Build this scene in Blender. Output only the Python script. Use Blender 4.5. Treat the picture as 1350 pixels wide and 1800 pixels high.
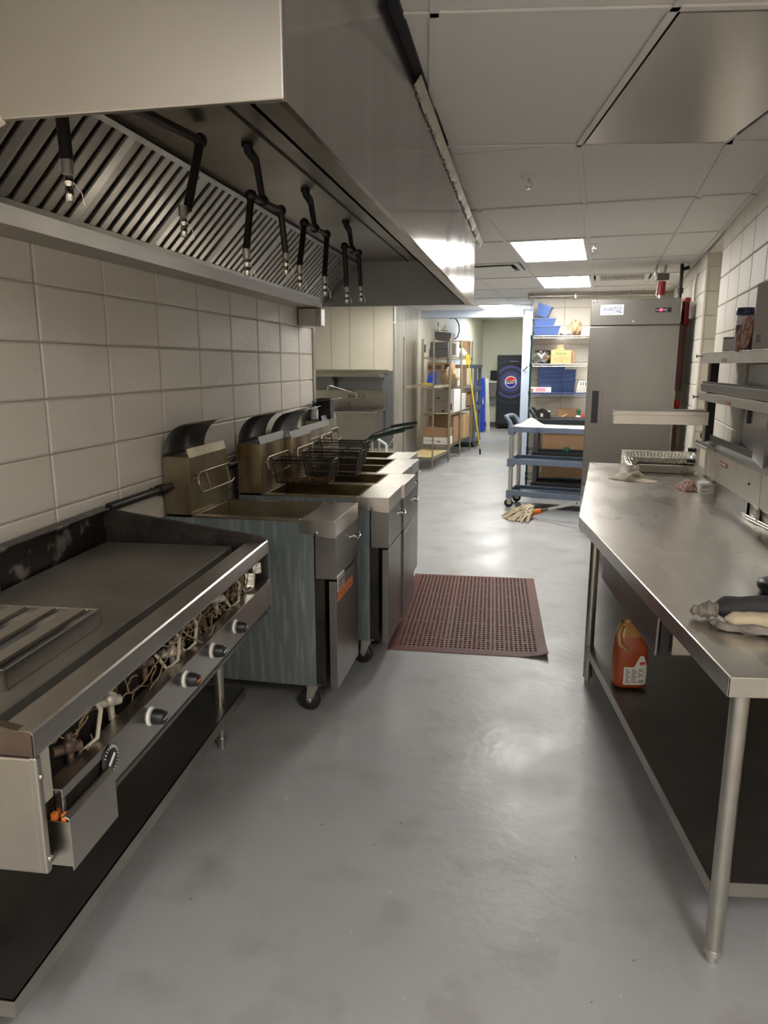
import bpy, bmesh, math, random
from mathutils import Vector, Matrix
random.seed(7)
R = math.radians
scn = bpy.context.scene
COL = scn.collection
for o in list(bpy.data.objects): bpy.data.objects.remove(o)

# ---------------------------------------------------------------- camera
cd = bpy.data.cameras.new('camera'); cam = bpy.data.objects.new('camera', cd); COL.objects.link(cam)
cam.location = (0, 0, 1.6)
cam.rotation_euler = (R(90 - 11.659), 0, R(11.125))
cd.sensor_fit = 'HORIZONTAL'; cd.sensor_width = 36; cd.lens = 36 * 1260 / 1350
cd.clip_start = .02; cd.clip_end = 100
scn.camera = cam

# ---------------------------------------------------------------- world, exposure
w = bpy.data.worlds.new('world'); scn.world = w; w.use_nodes = True
w.node_tree.nodes['Background'].inputs[0].default_value = (.8, .85, 1, 1)
w.node_tree.nodes['Background'].inputs[1].default_value = .3
scn.view_settings.view_transform = 'Standard'; scn.view_settings.look = 'None'
scn.view_settings.gamma = 1; scn.view_settings.use_curve_mapping = False
scn.view_settings.exposure = 0.88
LIGHT_POWER = 17.0          # radiance of the ceiling diffusers in view
NEAR_POWER = 17            # radiance of the unseen fixtures added over and behind the camera

# ---------------------------------------------------------------- materials
def mat(name, c, rough=.5, metal=0., c2=None, nscale=6, amount=.5, bump=0., bscale=40, stretch=(1, 1, 1),
        rvar=0., emis=None, estr=0., lo=.35, hi=.7, spec=.5, detail=6, alpha=1., trans=0., aniso=0.):
    m = bpy.data.materials.new(name); m.use_nodes = True
    nt = m.node_tree; N = nt.nodes; L = nt.links
    b = N['Principled BSDF']
    b.inputs['Base Color'].default_value = (*c, 1); b.inputs['Roughness'].default_value = rough
    b.inputs['Metallic'].default_value = metal; b.inputs['Specular IOR Level'].default_value = spec
    if trans: b.inputs['Transmission Weight'].default_value = trans
    if aniso: b.inputs['Anisotropic'].default_value = aniso
    if emis: b.inputs['Emission Color'].default_value = (*emis, 1); b.inputs['Emission Strength'].default_value = estr
    if c2 is not None or bump or rvar:
        tc = N.new('ShaderNodeTexCoord'); mp = N.new('ShaderNodeMapping'); mp.inputs['Scale'].default_value = stretch
        L.new(tc.outputs['Object'], mp.inputs['Vector'])
    if c2 is not None or rvar:
        n = N.new('ShaderNodeTexNoise'); n.inputs['Scale'].default_value = nscale; n.inputs['Detail'].default_value = detail
        L.new(mp.outputs[0], n.inputs['Vector'])
        r = N.new('ShaderNodeMapRange'); r.inputs[1].default_value = lo; r.inputs[2].default_value = hi
        L.new(n.outputs['Fac'], r.inputs[0])
        if c2 is not None:
            mx = N.new('ShaderNodeMix'); mx.data_type = 'RGBA'
            mu = N.new('ShaderNodeMath'); mu.operation = 'MULTIPLY'; mu.inputs[1].default_value = amount
            L.new(r.outputs[0], mu.inputs[0]); L.new(mu.outputs[0], mx.inputs[0])
            mx.inputs[6].default_value = (*c, 1); mx.inputs[7].default_value = (*c2, 1)
            L.new(mx.outputs[2], b.inputs['Base Color'])
        if rvar:
            r2 = N.new('ShaderNodeMapRange'); r2.inputs[3].default_value = rough - rvar; r2.inputs[4].default_value = rough + rvar
            L.new(n.outputs['Fac'], r2.inputs[0]); L.new(r2.outputs[0], b.inputs['Roughness'])
    if bump:
        n2 = N.new('ShaderNodeTexNoise'); n2.inputs['Scale'].default_value = bscale; n2.inputs['Detail'].default_value = 4
        L.new(mp.outputs[0], n2.inputs['Vector'])
        bp = N.new('ShaderNodeBump'); bp.inputs['Strength'].default_value = bump; bp.inputs['Distance'].default_value = .01
        L.new(n2.outputs['Fac'], bp.inputs['Height']); L.new(bp.outputs[0], b.inputs['Normal'])
    return m

M = {}
M['steel'] = mat('brushed_steel', (.50, .475, .44), .30, 1, (.36, .34, .31), 5, .6, .05, 8, (1, 1, 1), .08)
M['steel_top'] = mat('worktop_steel', (.74, .71, .67), .28, 1, (.58, .55, .50), 2.6, .8, .035, 5, (2.2, 1, 1), .09, lo=.25, hi=.8, detail=1.5)
M['steel_leg'] = mat('leg_steel', (.55, .53, .48), .28, 1, (.42, .40, .36), 20, .5)
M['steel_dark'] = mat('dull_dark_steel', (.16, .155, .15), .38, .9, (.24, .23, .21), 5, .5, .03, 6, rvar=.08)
M['steel_hood'] = mat('hood_steel', (.50, .475, .44), .40, 1, (.40, .375, .345), 1.6, .8, .03, 3, (1, 1, 1), .07)
M['steel_hood_side'] = mat('hood_side_steel', (.42, .405, .39), .15, 1, (.34, .325, .315), 9.0, .8, .05, 9, (1, 1, .12), .07)
M['steel_inner'] = mat('hood_inner_steel', (.42, .38, .31), .33, 1, (.26, .23, .18), 2.4, .9, .12, 3.5, (1, 1, 1), .1)
M['steel_endpanel'] = mat('hood_end_steel', (.30, .31, .32), .45, .9, (.24, .25, .26), 2, .7)
M['steel_fridge'] = mat('fridge_steel', (.27, .26, .25), .36, 1, (.22, .21, .20), 2.5, .8, .03, 3, (1, 1, .5), .06)
M['steel_greasy'] = mat('greasy_steel', (.34, .29, .17), .42, .75, (.12, .055, .022), 6, 1., .1, 30, (1, 1, .5), .1, lo=.4, hi=.62)
M['steel_yellow'] = mat('oil_yellowed_steel', (.36, .32, .23), .38, .9, (.17, .125, .055), 5, .9, .03, 20, (1, 1, .5), .08)
M['tank'] = mat('tank_steel', (.15, .105, .045), .4, .8, (.045, .026, .014), 5, .9, lo=.4, hi=.65)
M['filter'] = mat('filter_steel', (.34, .315, .28), .30, 1, (.22, .20, .17), 5, .8, .03, 10, rvar=.06)
M['galv'] = mat('galvanised_side', (.165, .20, .205), .42, .35, (.42, .45, .435), 42, .85, .03, 30, (1, 2.0, .10), .1, lo=.48, hi=.82, detail=9)
M['iron'] = mat('griddle_iron', (.30, .28, .245), .48, .75, (.20, .185, .16), 3, .9, .04, 12, rvar=.09)
M['iron_black'] = mat('burnt_black_iron', (.018, .016, .015), .45, .5, (.06, .05, .04), 10, .8, .3, 40, rvar=.15)
M['iron_seasoned'] = mat('seasoned_steel', (.035, .03, .028), .35, .7, (.30, .27, .24), 9, 1, .15, 25, rvar=.1, lo=.56, hi=.64)
M['brown_steel'] = mat('rust_brown_steel', (.10, .07, .055), .5, .6, (.18, .13, .10), 12, .8, .1, 30)
M['black'] = mat('black_plastic', (.012, .012, .013), .4)
M['black_pipe'] = mat('black_pipe', (.018, .016, .015), .42, .3)
M['rubber'] = mat('black_rubber', (.015, .015, .015), .6)
M['chrome'] = mat('chrome', (.70, .68, .64), .14, 1)
M['wire_dark'] = mat('basket_wire', (.05, .04, .03), .4, .7)
M['wire_brown'] = mat('hanger_wire', (.40, .34, .25), .3, .9)
M['crumbs'] = mat('fried_crumbs', (.30, .14, .04), .7, 0, (.08, .03, .01), 60, 1, .6, 80)
M['green_grip'] = mat('green_grip', (.012, .07, .05), .45)
M['white'] = mat('white_plastic', (.75, .74, .70), .5)
M['paper_white'] = mat('paper_white', (.72, .70, .66), .8)
M['block'] = mat('painted_block', (.70, .655, .60), .40, 0, (.64, .575, .47), 1.4, .8, .26, 45, (1, 1, 1), .10, detail=3)
M['mortar'] = mat('painted_joint', (.60, .56, .47), .6, 0, (.50, .46, .38), 5, .6, .2, 60)
M['block_r'] = mat('painted_block_bright', (.72, .68, .61), .5, 0, (.66, .61, .53), 1.2, .6, .2, 50, rvar=.08)
M['wall_blue_lit'] = mat('blue_lit_paint', (.60, .67, .78), .5, 0, (.56, .63, .75), 2, .5, .05, 40)  # white paint tinted blue to stand for bluish light on beam and pier
M['wall_far'] = mat('cream_green_paint', (.72, .73, .61), .6, 0, (.68, .69, .57), 1.5, .5, .05, 30)
M['frp'] = mat('cream_wall_panel', (.74, .70, .59), .5, 0, (.66, .60, .47), 3, .7, .08, 10, (1, 1, .5), .1)
M['frp_steel'] = mat('walkin_panel', (.60, .57, .50), .42, .45, (.48, .44, .36), 2, .8, .05, 6, (1, 1, .3), .1)
M['tile'] = mat('ceiling_tile', (.76, .745, .72), .62, 0, (.72, .70, .675), .7, .6, .02, 60)
M['tbar'] = mat('ceiling_grid_metal', (.72, .70, .67), .5)
M['deck'] = mat('dark_plenum', (.02, .02, .025), .9)
M['ceil_panel'] = mat('polished_ceiling_panel', (.66, .63, .60), .26, .9, (.62, .59, .57), 1.5, .6, .10, 1.6, (1, .7, 1), .05)
M['diffuser'] = mat('light_diffuser', (.9, .9, .85), .6, emis=(1, .97, .905), estr=LIGHT_POWER)
M['diffuser_added'] = mat('light_diffuser_added', (.9, .9, .85), .6, emis=(1, .955, .90), estr=NEAR_POWER)  # emission of the unseen lights added for brightness
M['diffuser_added_dim'] = mat('light_diffuser_added_dim', (.9, .9, .85), .6, emis=(1, .96, .88), estr=6.5)  # weaker emission for the light added over the sink
M['rubber_mat'] = mat('red_rubber_mat', (.105, .026, .018), .6, 0, (.17, .055, .04), 7, .7, .1, 60, rvar=.1)
M['plastic_blue'] = mat('blue_plastic', (.07, .12, .30), .45, 0, (.055, .095, .25), 3, .4)
M['plastic_navy'] = mat('navy_plastic', (.022, .045, .13), .35)
M['cart_grey'] = mat('blue_grey_plastic', (.13, .165, .235), .5, 0, (.17, .205, .27), 12, .6, .1, 60)
M['cart_black'] = mat('black_cart_plastic', (.02, .023, .028), .5)
M['grey_plastic'] = mat('grey_plastic', (.10, .095, .10), .5)
M['alu'] = mat('aluminium', (.62, .60, .56), .35, .9)
M['foil'] = mat('crumpled_foil', (.72, .70, .66), .22, 1, bump=.9, bscale=30)
M['dirty_alu'] = mat('dirty_white_steel', (.46, .43, .38), .45, .5, (.36, .30, .22), 8, .7, .05, 30, lo=.5, hi=.75)
M['card'] = mat('brown_cardboard', (.36, .22, .12), .8, 0, (.30, .18, .10), 5, .5)
M['card_light'] = mat('tan_cardboard', (.58, .38, .18), .8, 0, (.52, .33, .15), 4, .4)
M['card_grey'] = mat('grey_cardboard', (.235, .205, .175), .85, 0, (.20, .175, .15), 3, .5, .1, 30, (1, 1, 8))
M['kraft'] = mat('kraft_paper', (.50, .36, .22), .8, 0, (.36, .25, .15), 20, .6, .5, 20)
M['cloth_cream'] = mat('cream_cloth', (.66, .60, .50), .9, 0, (.56, .50, .40), 15, .6, .4, 90)
M['cloth_grey'] = mat('grey_cloth', (.50, .46, .38), .9, 0, (.42, .16, .07), 9, .9, .4, 90, lo=.56, hi=.7)
M['cloth_stripe'] = mat('red_striped_cloth', (.45, .33, .28), .9, 0, (.28, .08, .06), 26, .9, .3, 80, (3, 3, .5), lo=.5, hi=.55)
M['mitt_dark'] = mat('charcoal_mitt', (.035, .035, .04), .75, 0, (.06, .06, .062), 12, .6, .5, 25)
M['mitt_cream'] = mat('cream_mitt', (.58, .49, .35), .85, 0, (.48, .39, .27), 12, .5, .5, 22)
M['mitt_grey'] = mat('grey_mitt_lining', (.20, .18, .16), .9, 0, (.40, .36, .30), 30, .6, .8, 50)
M['orange_sauce'] = mat('orange_sauce', (.34, .06, .014), .25, 0, (.28, .045, .01), 6, .5, spec=.6)
M['bottle_top'] = mat('empty_bottle_plastic', (.40, .21, .07), .2, 0, spec=.6)
M['red'] = mat('red_paint', (.28, .015, .02), .4)
M['red_bright'] = mat('bright_red', (.62, .03, .02), .45)
M['dark_red'] = mat('dark_red_paint', (.09, .012, .018), .4)
M['orange'] = mat('orange_label', (.72, .19, .03), .5)
M['label_pink'] = mat('pink_label', (.42, .20, .17), .6)
M['yellow'] = mat('yellow_paint', (.62, .46, .03), .45)
M['mop_cotton'] = mat('mop_cotton', (.60, .52, .38), .95, 0, (.42, .35, .24), 30, .6)
M['wall_pink'] = mat('pink_print', (.70, .28, .40), .7)
M['green'] = mat('green_plastic', (.02, .13, .07), .5)
M['green_post'] = mat('green_coated_post', (.01, .05, .045), .4, .3)
M['chrome_wire'] = mat('white_chrome_wire', (.72, .70, .66), .35, .6)
M['wire_tan'] = mat('tarnished_wire', (.34, .28, .19), .4, .8, (.45, .40, .30), 20, .6)
M['wire_blue'] = mat('blue_coated_wire', (.06, .10, .30), .4)
M['deck_yellow'] = mat('yellowed_shelf_liner', (.50, .40, .18), .6, 0, (.36, .28, .12), 12, .7)
M['cooler_black'] = mat('cooler_graphite', (.018, .021, .028), .35)
M['logo_blue'] = mat('logo_blue', (.01, .02, .40), .5)
M['logo_red'] = mat('logo_red', (.72, .03, .05), .5)
M['royal'] = mat('royal_blue_plastic', (.015, .06, .52), .4)
M['ink'] = mat('black_ink', (.02, .02, .022), .6)
M['ink_blue'] = mat('blue_ink', (.02, .06, .22), .6)
M['ink_green'] = mat('green_ink', (.05, .25, .08), .6)
M['led'] = mat('red_led', (.5, .0, .02), .4, emis=(1, .05, .12), estr=3)
M['wiring'] = mat('tan_wiring', (.30, .22, .12), .6, 0, (.10, .06, .035), 8, .7)
M['wiring_light'] = mat('white_sleeving', (.52, .47, .38), .6)
M['sealant'] = mat('dirty_sealant', (.42, .40, .36), .5, .2, (.16, .14, .12), 40, .8, .6, 60)
M['screen'] = mat('dark_screen', (.02, .02, .025), .15)
M['ivory'] = mat('ivory_paint', (.78, .72, .58), .5)
M['panel_dark'] = mat('smoky_steel_panel', (.16, .155, .15), .25, .8, (.22, .21, .2), 1.5, .6)

def floor_mat():
    m = bpy.data.materials.new('painted_floor'); m.use_nodes = True
    nt = m.node_tree; N = nt.nodes; L = nt.links; b = N['Principled BSDF']
    tc = N.new('ShaderNodeTexCoord')
    def noise(s, d=5, st=(1, 1, 1)):
        mp = N.new('ShaderNodeMapping'); mp.inputs['Scale'].default_value = st
        n = N.new('ShaderNodeTexNoise'); n.inputs['Scale'].default_value = s; n.inputs['Detail'].default_value = d
        L.new(tc.outputs['Object'], mp.inputs[0]); L.new(mp.outputs[0], n.inputs['Vector']); return n.outputs['Fac']
    def rng(f, a, c, lo=0., hi=1.):
        r = N.new('ShaderNodeMapRange'); r.inputs[1].default_value = a; r.inputs[2].default_value = c
        r.inputs[3].default_value = lo; r.inputs[4].default_value = hi; L.new(f, r.inputs[0]); return r.outputs[0]
    def mixc(f, a, c):
        x = N.new('ShaderNodeMix'); x.data_type = 'RGBA'; L.new(f, x.inputs[0])
        if isinstance(a, tuple): x.inputs[6].default_value = (*a, 1)
        else: L.new(a, x.inputs[6])
        x.inputs[7].default_value = (*c, 1); return x.outputs[2]
    base = mixc(rng(noise(1.3), .35, .65), (.35, .362, .375), (.39, .39, .392))
    base = mixc(rng(noise(4.5, 9), .52, .80, 0, .75), base, (.24, .235, .215))
    base = mixc(rng(noise(30, 3), .73, .76, 0, .8), base, (.10, .095, .09))
    base = mixc(rng(noise(38, 2, (1, 1, 1)), .25, .235, 0, .7), base, (.62, .62, .60))
    L.new(base, b.inputs['Base Color'])
    L.new(rng(noise(3, 6), .3, .7, .30, .46), b.inputs['Roughness'])
    bp = N.new('ShaderNodeBump'); bp.inputs['Strength'].default_value = .16; bp.inputs['Distance'].default_value = .01
    L.new(noise(22, 4), bp.inputs['Height']); L.new(bp.outputs[0], b.inputs['Normal'])
    return m
M['floor'] = floor_mat()

# ---------------------------------------------------------------- mesh helpers
class MB:
    def __init__(s): s.v = []; s.f = []; s.sm = []; s.mi = []
    def add(s, vs, fs, smooth=False, mi=0):
        n = len(s.v); s.v += [tuple(p) for p in vs]
        for f in fs: s.f.append([n + i for i in f]); s.sm.append(smooth); s.mi.append(mi)
        return s
    def box(s, x0, x1, y0, y1, z0, z1, mi=0):
        v = [(x0, y0, z0), (x1, y0, z0), (x1, y1, z0), (x0, y1, z0), (x0, y0, z1), (x1, y0, z1), (x1, y1, z1), (x0, y1, z1)]
        return s.add(v, [(3, 2, 1, 0), (4, 5, 6, 7), (0, 1, 5, 4), (1, 2, 6, 5), (2, 3, 7, 6), (3, 0, 4, 7)], mi=mi)
    def obox(s, c, size, rz=0, rx=0, ry=0, mi=0):
        m = Matrix.Rotation(rz, 3, 'Z') @ Matrix.Rotation(ry, 3, 'Y') @ Matrix.Rotation(rx, 3, 'X')
        h = [q / 2 for q in size]; c = Vector(c)
        v = [c + m @ Vector((a * h[0], b * h[1], d * h[2])) for d in (-1, 1) for a, b in ((-1, -1), (1, -1), (1, 1), (-1, 1))]
        return s.add(v, [(3, 2, 1, 0), (4, 5, 6, 7), (0, 1, 5, 4), (1, 2, 6, 5), (2, 3, 7, 6), (3, 0, 4, 7)], mi=mi)
    def prism(s, pts, z0, z1, mi=0):            # polygon in plan, extruded in z (z may be a list per point)
        n = len(pts)
        zb = z0 if isinstance(z0, (list, tuple)) else [z0] * n; zt = z1 if isinstance(z1, (list, tuple)) else [z1] * n
        v = [(p[0], p[1], zb[i]) for i, p in enumerate(pts)] + [(p[0], p[1], zt[i]) for i, p in enumerate(pts)]
        return s.add(v, [list(range(n))[::-1], list(range(n, 2 * n))] + [(i, (i + 1) % n, n + (i + 1) % n, n + i) for i in range(n)], mi=mi)
    def ext(s, pts3, d, mi=0, smooth=False, caps=True):              # polygon of 3D points extruded by vector d
        n = len(pts3); d = Vector(d); v = [Vector(p) for p in pts3]; v = v + [p + d for p in v]
        f = [(i, (i + 1) % n, n + (i + 1) % n, n + i) for i in range(n)]
        s.add(v, f, smooth, mi)
        if caps: s.add(v, [list(range(n))[::-1], list(range(n, 2 * n))], False, mi)
        return s
    def sheet(s, prof, d, t, mi=0, smooth=True):                      # open profile of 3D points, thickness by offset list t vector
        pts = [Vector(p) for p in prof]; t = Vector(t) if not isinstance(t, list) else t
        n = len(pts); back = [p + (t if not isinstance(t, list) else Vector(t[i])) for i, p in enumerate(pts)]
        d = Vector(d); v = pts + back + [p + d for p in pts] + [p + d for p in back]
        f = []
        for i in range(n - 1):
            f += [(i, i + 1, 2 * n + i + 1, 2 * n + i), (n + i + 1, n + i, 3 * n + i, 3 * n + i + 1),
                  (i + 1, i, n + i, n + i + 1), (2 * n + i, 2 * n + i + 1, 3 * n + i + 1, 3 * n + i)]
        f += [(0, 2 * n, 3 * n, n), (n - 1, 2 * n - 1, 4 * n - 1, 3 * n - 1)]
        return s.add(v, f, smooth, mi)
    def tube(s, path, r, n=8, closed=False, mi=0, caps=True):
        P = [Vector(p) for p in path]; k = len(P); rs = r if isinstance(r, (list, tuple)) else [r] * k
        v = []; up = None
        for i in range(k):
            a = P[(i - 1) % k] if (i > 0 or closed) else P[i]; b = P[(i + 1) % k] if (i < k - 1 or closed) else P[i]
            t = (b - a)
            if t.length < 1e-9: t = Vector((0, 0, 1))
            t.normalize()
            if up is None: up = Vector((0, 0, 1)) if abs(t.z) < .9 else Vector((1, 0, 0))
            x = up.cross(t)
            if x.length < 1e-5: x = Vector((1, 0, 0)).cross(t)
            x.normalize(); y = t.cross(x); up = y
            for j in range(n):
                q = 2 * math.pi * j / n; v.append(P[i] + (x * math.cos(q) + y * math.sin(q)) * rs[i])
        f = []
        for i in range(k if closed else k - 1):
            for j in range(n):
                a = i * n + j; b = i * n + (j + 1) % n; c = ((i + 1) % k) * n + (j + 1) % n; d = ((i + 1) % k) * n + j
                f.append((a, b, c, d))
        s.add(v, f, n > 4, mi)
        if caps and not closed: s.add([v[j] for j in range(n)] + v[-n:], [list(range(n))[::-1], list(range(n, 2 * n))], False, mi)
        return s
    def cyl(s, a, b, r, n=16, r2=None, mi=0): return s.tube([a, b], [r, r if r2 is None else r2], n, mi=mi)
    def lathe(s, prof, c=(0, 0, 0), n=20, axis='z', mi=0):            # prof (r, h)
        v = []; k = len(prof)
        for r, h in prof:
            for j in range(n):
                q = 2 * math.pi * j / n; a, b = r * math.cos(q), r * math.sin(q)
                p = (a, b, h) if axis == 'z' else ((h, a, b) if axis == 'x' else (a, h, b))
                v.append((c[0] + p[0], c[1] + p[1], c[2] + p[2]))
        f = [(i * n + j, i * n + (j + 1) % n, (i + 1) * n + (j + 1) % n, (i + 1) * n + j) for i in range(k - 1) for j in range(n)]
        return s.add(v, f, True, mi)
    def grid(s, fn, nu, nv, mi=0, smooth=True):
        v = [fn(i / nu, j / nv) for i in range(nu + 1) for j in range(nv + 1)]
        f = [(i * (nv + 1) + j, (i + 1) * (nv + 1) + j, (i + 1) * (nv + 1) + j + 1, i * (nv + 1) + j + 1) for i in range(nu) for j in range(nv)]
        return s.add(v, f, smooth, mi)
    def build(s, name, m, parent=None, bevel=0, label=None, kind=None, world=False, fix=True):
        me = bpy.data.meshes.new(name)
        vs = s.v
        if world and parent is not None:
            root = parent
            while root.parent: root = root.parent
            inv = (Matrix.Translation(root.location) @ root.rotation_euler.to_matrix().to_4x4()).inverted()
            vs = [tuple(inv @ Vector(p)) for p in vs]
        me.from_pydata(vs, [], s.f)
        for p, a, b in zip(me.polygons, s.sm, s.mi): p.use_smooth = a; p.material_index = b
        for x in (m if isinstance(m, (list, tuple)) else [m]): me.materials.append(M[x])
        if fix:
            bm = bmesh.new(); bm.from_mesh(me); bmesh.ops.recalc_face_normals(bm, faces=bm.faces); bm.to_mesh(me); bm.free()
        me.update()
        o = bpy.data.objects.new(name, me); COL.objects.link(o)
        if parent is not None: o.parent = parent
        if bevel:
            bv = o.modifiers.new('bevel', 'BEVEL'); bv.width = bevel; bv.segments = 2; bv.limit_method = 'ANGLE'; bv.angle_limit = R(50)
        if label: o['label'] = label
        if kind: o['kind'] = kind
        return o

def tag(o, label, cat, group=None):
    o['label'] = label; o['category'] = cat
    if group: o['group'] = group
    return o
def thing(name, label, cat, loc=(0, 0, 0), rz=0, group=None):
    o = bpy.data.objects.new(name, None); COL.objects.link(o); o.empty_display_size = .05
    o.location = loc; o.rotation_euler = (0, 0, rz)
    return tag(o, label, cat, group)
def struct(o): o['kind'] = 'structure'; return o
def sempty(name):
    o = bpy.data.objects.new(name, None); COL.objects.link(o); o.empty_display_size = .05; return struct(o)
def dup(o, loc=None, rz=None, label=None, group=None, parent=None):
    c = o.copy(); COL.objects.link(c); c.parent = parent
    if loc is not None: c.location = loc
    if rz is not None: c.rotation_euler = (0, 0, rz)
    if label: c['label'] = label
    if group: c['group'] = group
    for ch in [q for q in bpy.data.objects if q.parent is o and q is not c]: dup(ch, parent=c)
    return c
def text_mesh(txt, size, o, ux, uz, m, parent, name='lettering', bold=0., spacing=1., shear=0., world=True, fitw=None):
    cu = bpy.data.curves.new(name, 'FONT'); cu.body = txt; cu.size = size; cu.extrude = .0006; cu.offset = bold
    cu.space_character = spacing; cu.shear = shear; cu.align_x = 'CENTER'; cu.align_y = 'CENTER'; cu.resolution_u = 3
    t = bpy.data.objects.new('tmp', cu); me = bpy.data.meshes.new_from_object(t)
    ux = Vector(ux).normalized(); uz = Vector(uz).normalized(); un = ux.cross(uz)
    xs = [v.co.x for v in me.vertices]; k = (fitw / (max(xs) - min(xs))) if fitw else 1
    b = MB(); b.add([Vector(o) + ux * v.co.x * k + uz * v.co.y + un * v.co.z for v in me.vertices], [list(p.vertices) for p in me.polygons])
    bpy.data.objects.remove(t); bpy.data.curves.remove(cu); bpy.data.meshes.remove(me)
    return b.build(name, m, parent, world=world, fix=False)
def clip(poly, p, n):                       # keep the side of the line through p where (q-p).n >= 0
    out = []
    for i in range(len(poly)):
        a, b = poly[i], poly[(i + 1) % len(poly)]
        da = (a[0] - p[0]) * n[0] + (a[1] - p[1]) * n[1]; db = (b[0] - p[0]) * n[0] + (b[1] - p[1]) * n[1]
        if da >= 0: out.append(a)
        if (da >= 0) != (db >= 0):
            t = da / (da - db); out.append((a[0] + t * (b[0] - a[0]), a[1] + t * (b[1] - a[1])))
    return out
def area(p): return abs(sum(p[i][0] * p[(i + 1) % len(p)][1] - p[(i + 1) % len(p)][0] * p[i][1] for i in range(len(p)))) / 2
def inset(p, d):
    cx = sum(q[0] for q in p) / len(p); cy = sum(q[1] for q in p) / len(p)
    return [(q[0] + (cx - q[0]) * d / max(.05, abs(cx - q[0])) if abs(cx - q[0]) > d else q[0], q[1] + (cy - q[1]) * d / max(.05, abs(cy - q[1])) if abs(cy - q[1]) > d else q[1]) for q in p]
def blob(mb, c, r, n=12, m=8, f=None, mi=0):
    def fn(u, v):
        a = 2 * math.pi * u; e = math.pi * (v - .5)
        k = 1 if f is None else f(a, e)
        return (c[0] + r[0] * k * math.cos(e) * math.cos(a), c[1] + r[1] * k * math.cos(e) * math.sin(a), c[2] + r[2] * k * math.sin(e))
    return mb.grid(fn, n, m, mi)

# ================================================================= SETTING
CZ = 2.5
b = MB(); b.box(-4.2, 3.4, -2.7, 19.6, -.05, 0); struct(b.build('floor', 'floor'))

# ceiling: dark plenum slab, tiles and grid bars as its children
b = MB(); b.box(-4.2, 3.4, -2.7, 13.0, 2.56, 2.62); ceil = struct(b.build('ceiling', 'deck'))
fa = R(5.45); fd = (math.sin(fa), math.cos(fa)); fe = (math.cos(fa), -math.sin(fa)); FO = (.172, 3.353)
na = R(-8.0); nd = (math.sin(na), math.cos(na)); ne = (math.cos(na), -math.sin(na))
def FP(i, j): return (FO[0] + i * .6 * fe[0] + j * 1.174 * fd[0], FO[1] + i * .6 * fe[1] + j * 1.174 * fd[1])
def NP(i, j): return (FO[0] + i * .62 * ne[0] - j * 1.185 * nd[0], FO[1] + i * .62 * ne[1] - j * 1.185 * nd[1])
RW = (1.142, 4.144); RN = (-.9945, .105)                             # right wall line and its normal into the room
RW2 = (1.095, 3.70); RN2 = (-.990, -.14)
SN = (-nd[0], -nd[1])                                                # towards the near side of the seam
def tile(poly, name='ceiling_tile', m='tile', z0=CZ + .004, z1=CZ + .02):
    if len(poly) < 3 or area(poly) < .004: return None
    q = inset(poly, .009)
    return MB().prism(q, z0, z1).build(name, m, ceil)
def bar(a, c, name='grid_bar', wd=.012):
    a = Vector((*a, 0)); c = Vector((*c, 0)); d = (c - a)
    if d.length < .05: return
    d.normalize(); n = Vector((-d.y, d.x, 0)) * wd
    q = [(a + n), (a - n), (c - n), (c + n)]
    return MB().prism([(p.x, p.y) for p in q], CZ - .004, CZ + .003).build(name, 'tbar', ceil)
lights = {(-1, 2), (-1, 4), (-3, 7), (-5, 5)}
BW = 9.9                                                             # the block wall that faces the camera
def farclip(p):
    p = clip(p, FO, (nd[0], nd[1])); p = clip(p, RW, RN); return p
for j in range(-1, 8):
    for i in range(-7, 3):
        q = farclip([FP(i, j), FP(i + 1, j), FP(i + 1, j + 1), FP(i, j + 1)])
        if j >= 6: q = clip(q, (.05, BW), (-1, .1))
        elif j == 5: q = clip(q, (0, BW), (0, -1)) if i > -1 else q
        if not q or (i, j) in lights: continue
        if max(p[1] for p in q) < 5.1 and max(p[0] for p in q) < -.42: continue
        if (i, j) == (0, 4):                                          # the return grille takes the far half of this place
            a, c = FP(0, 4.5), fd; tile(clip(q, FP(0, 4.46), fd)); continue
        if (i, j) == (-2, 3):
            tile(clip(q, FP(0, 3.5), fd)); continue
        tile(q)
for j in range(0, 9):
    a, c = FP(-6 if j >= 2 else -1, j), FP(3, j)
    if j == 0: continue
    lo, hi = -6 if j > 1 else -.95, 2.0 + .04 * j
    if j >= 6: hi = -.9 - (j - 6) * .2
    if j == 1: lo = -1.1
    bar(FP(lo, j), FP(min(hi, 2.0), j))
for i in range(-6, 3):
    j0, j1 = (0 if i > -1 else .42 if i == -1 else 1.75), (5.5 if i >= 0 else 8)
    if i == 2: continue
    bar(FP(i, j0 - (.0 if i < 1 else -.02)), FP(i, j1 if i > -2 or i < -2 else 8))
bar(FP(-1.0, .0) if False else NP(-1.02, 0), NP(1.45, 0))
for a, c in (((1.135, 4.1), (1.41, 6.75)), ((1.088, 3.70), (1.135, 4.1)), ((1.41, 6.75), (1.72, 9.8))):
    bar((a[0] - .012, a[1]), (c[0] - .012, c[1]), 'wall_angle', .014)
NL = {(0, 3)}
for j in range(0, 5):
    for i in range(-2, 4):
        q = [NP(i, j), NP(i + 1, j), NP(i + 1, j + 1), NP(i, j + 1)]
        q = clip(q, (-.372, 0), (1, 0)); q = clip(q, RW2, RN2)
        if not q or (i, j) in NL: continue
        if (i, j) == (0, 0): continue
        tile(q)
for j in range(1, 6): bar(NP(-2 if j > 2 else -1.05 - .18 * j, j), NP(2.0, j))
for i in range(-2, 3): bar(NP(i, 0 if i > -2 else 3.1), NP(i, 5))
for i in range(-3, 4):                                                # behind the camera
    q = [(i * 1.2 - .6, -2.6), (i * 1.2 + .6, -2.6), (i * 1.2 + .6, -2.52), (i * 1.2 - .6, -2.52)]
q = [(-1.62, -2.62), (2.3, -2.62), NP(4, 5), NP(-3.2, 5)]
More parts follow.
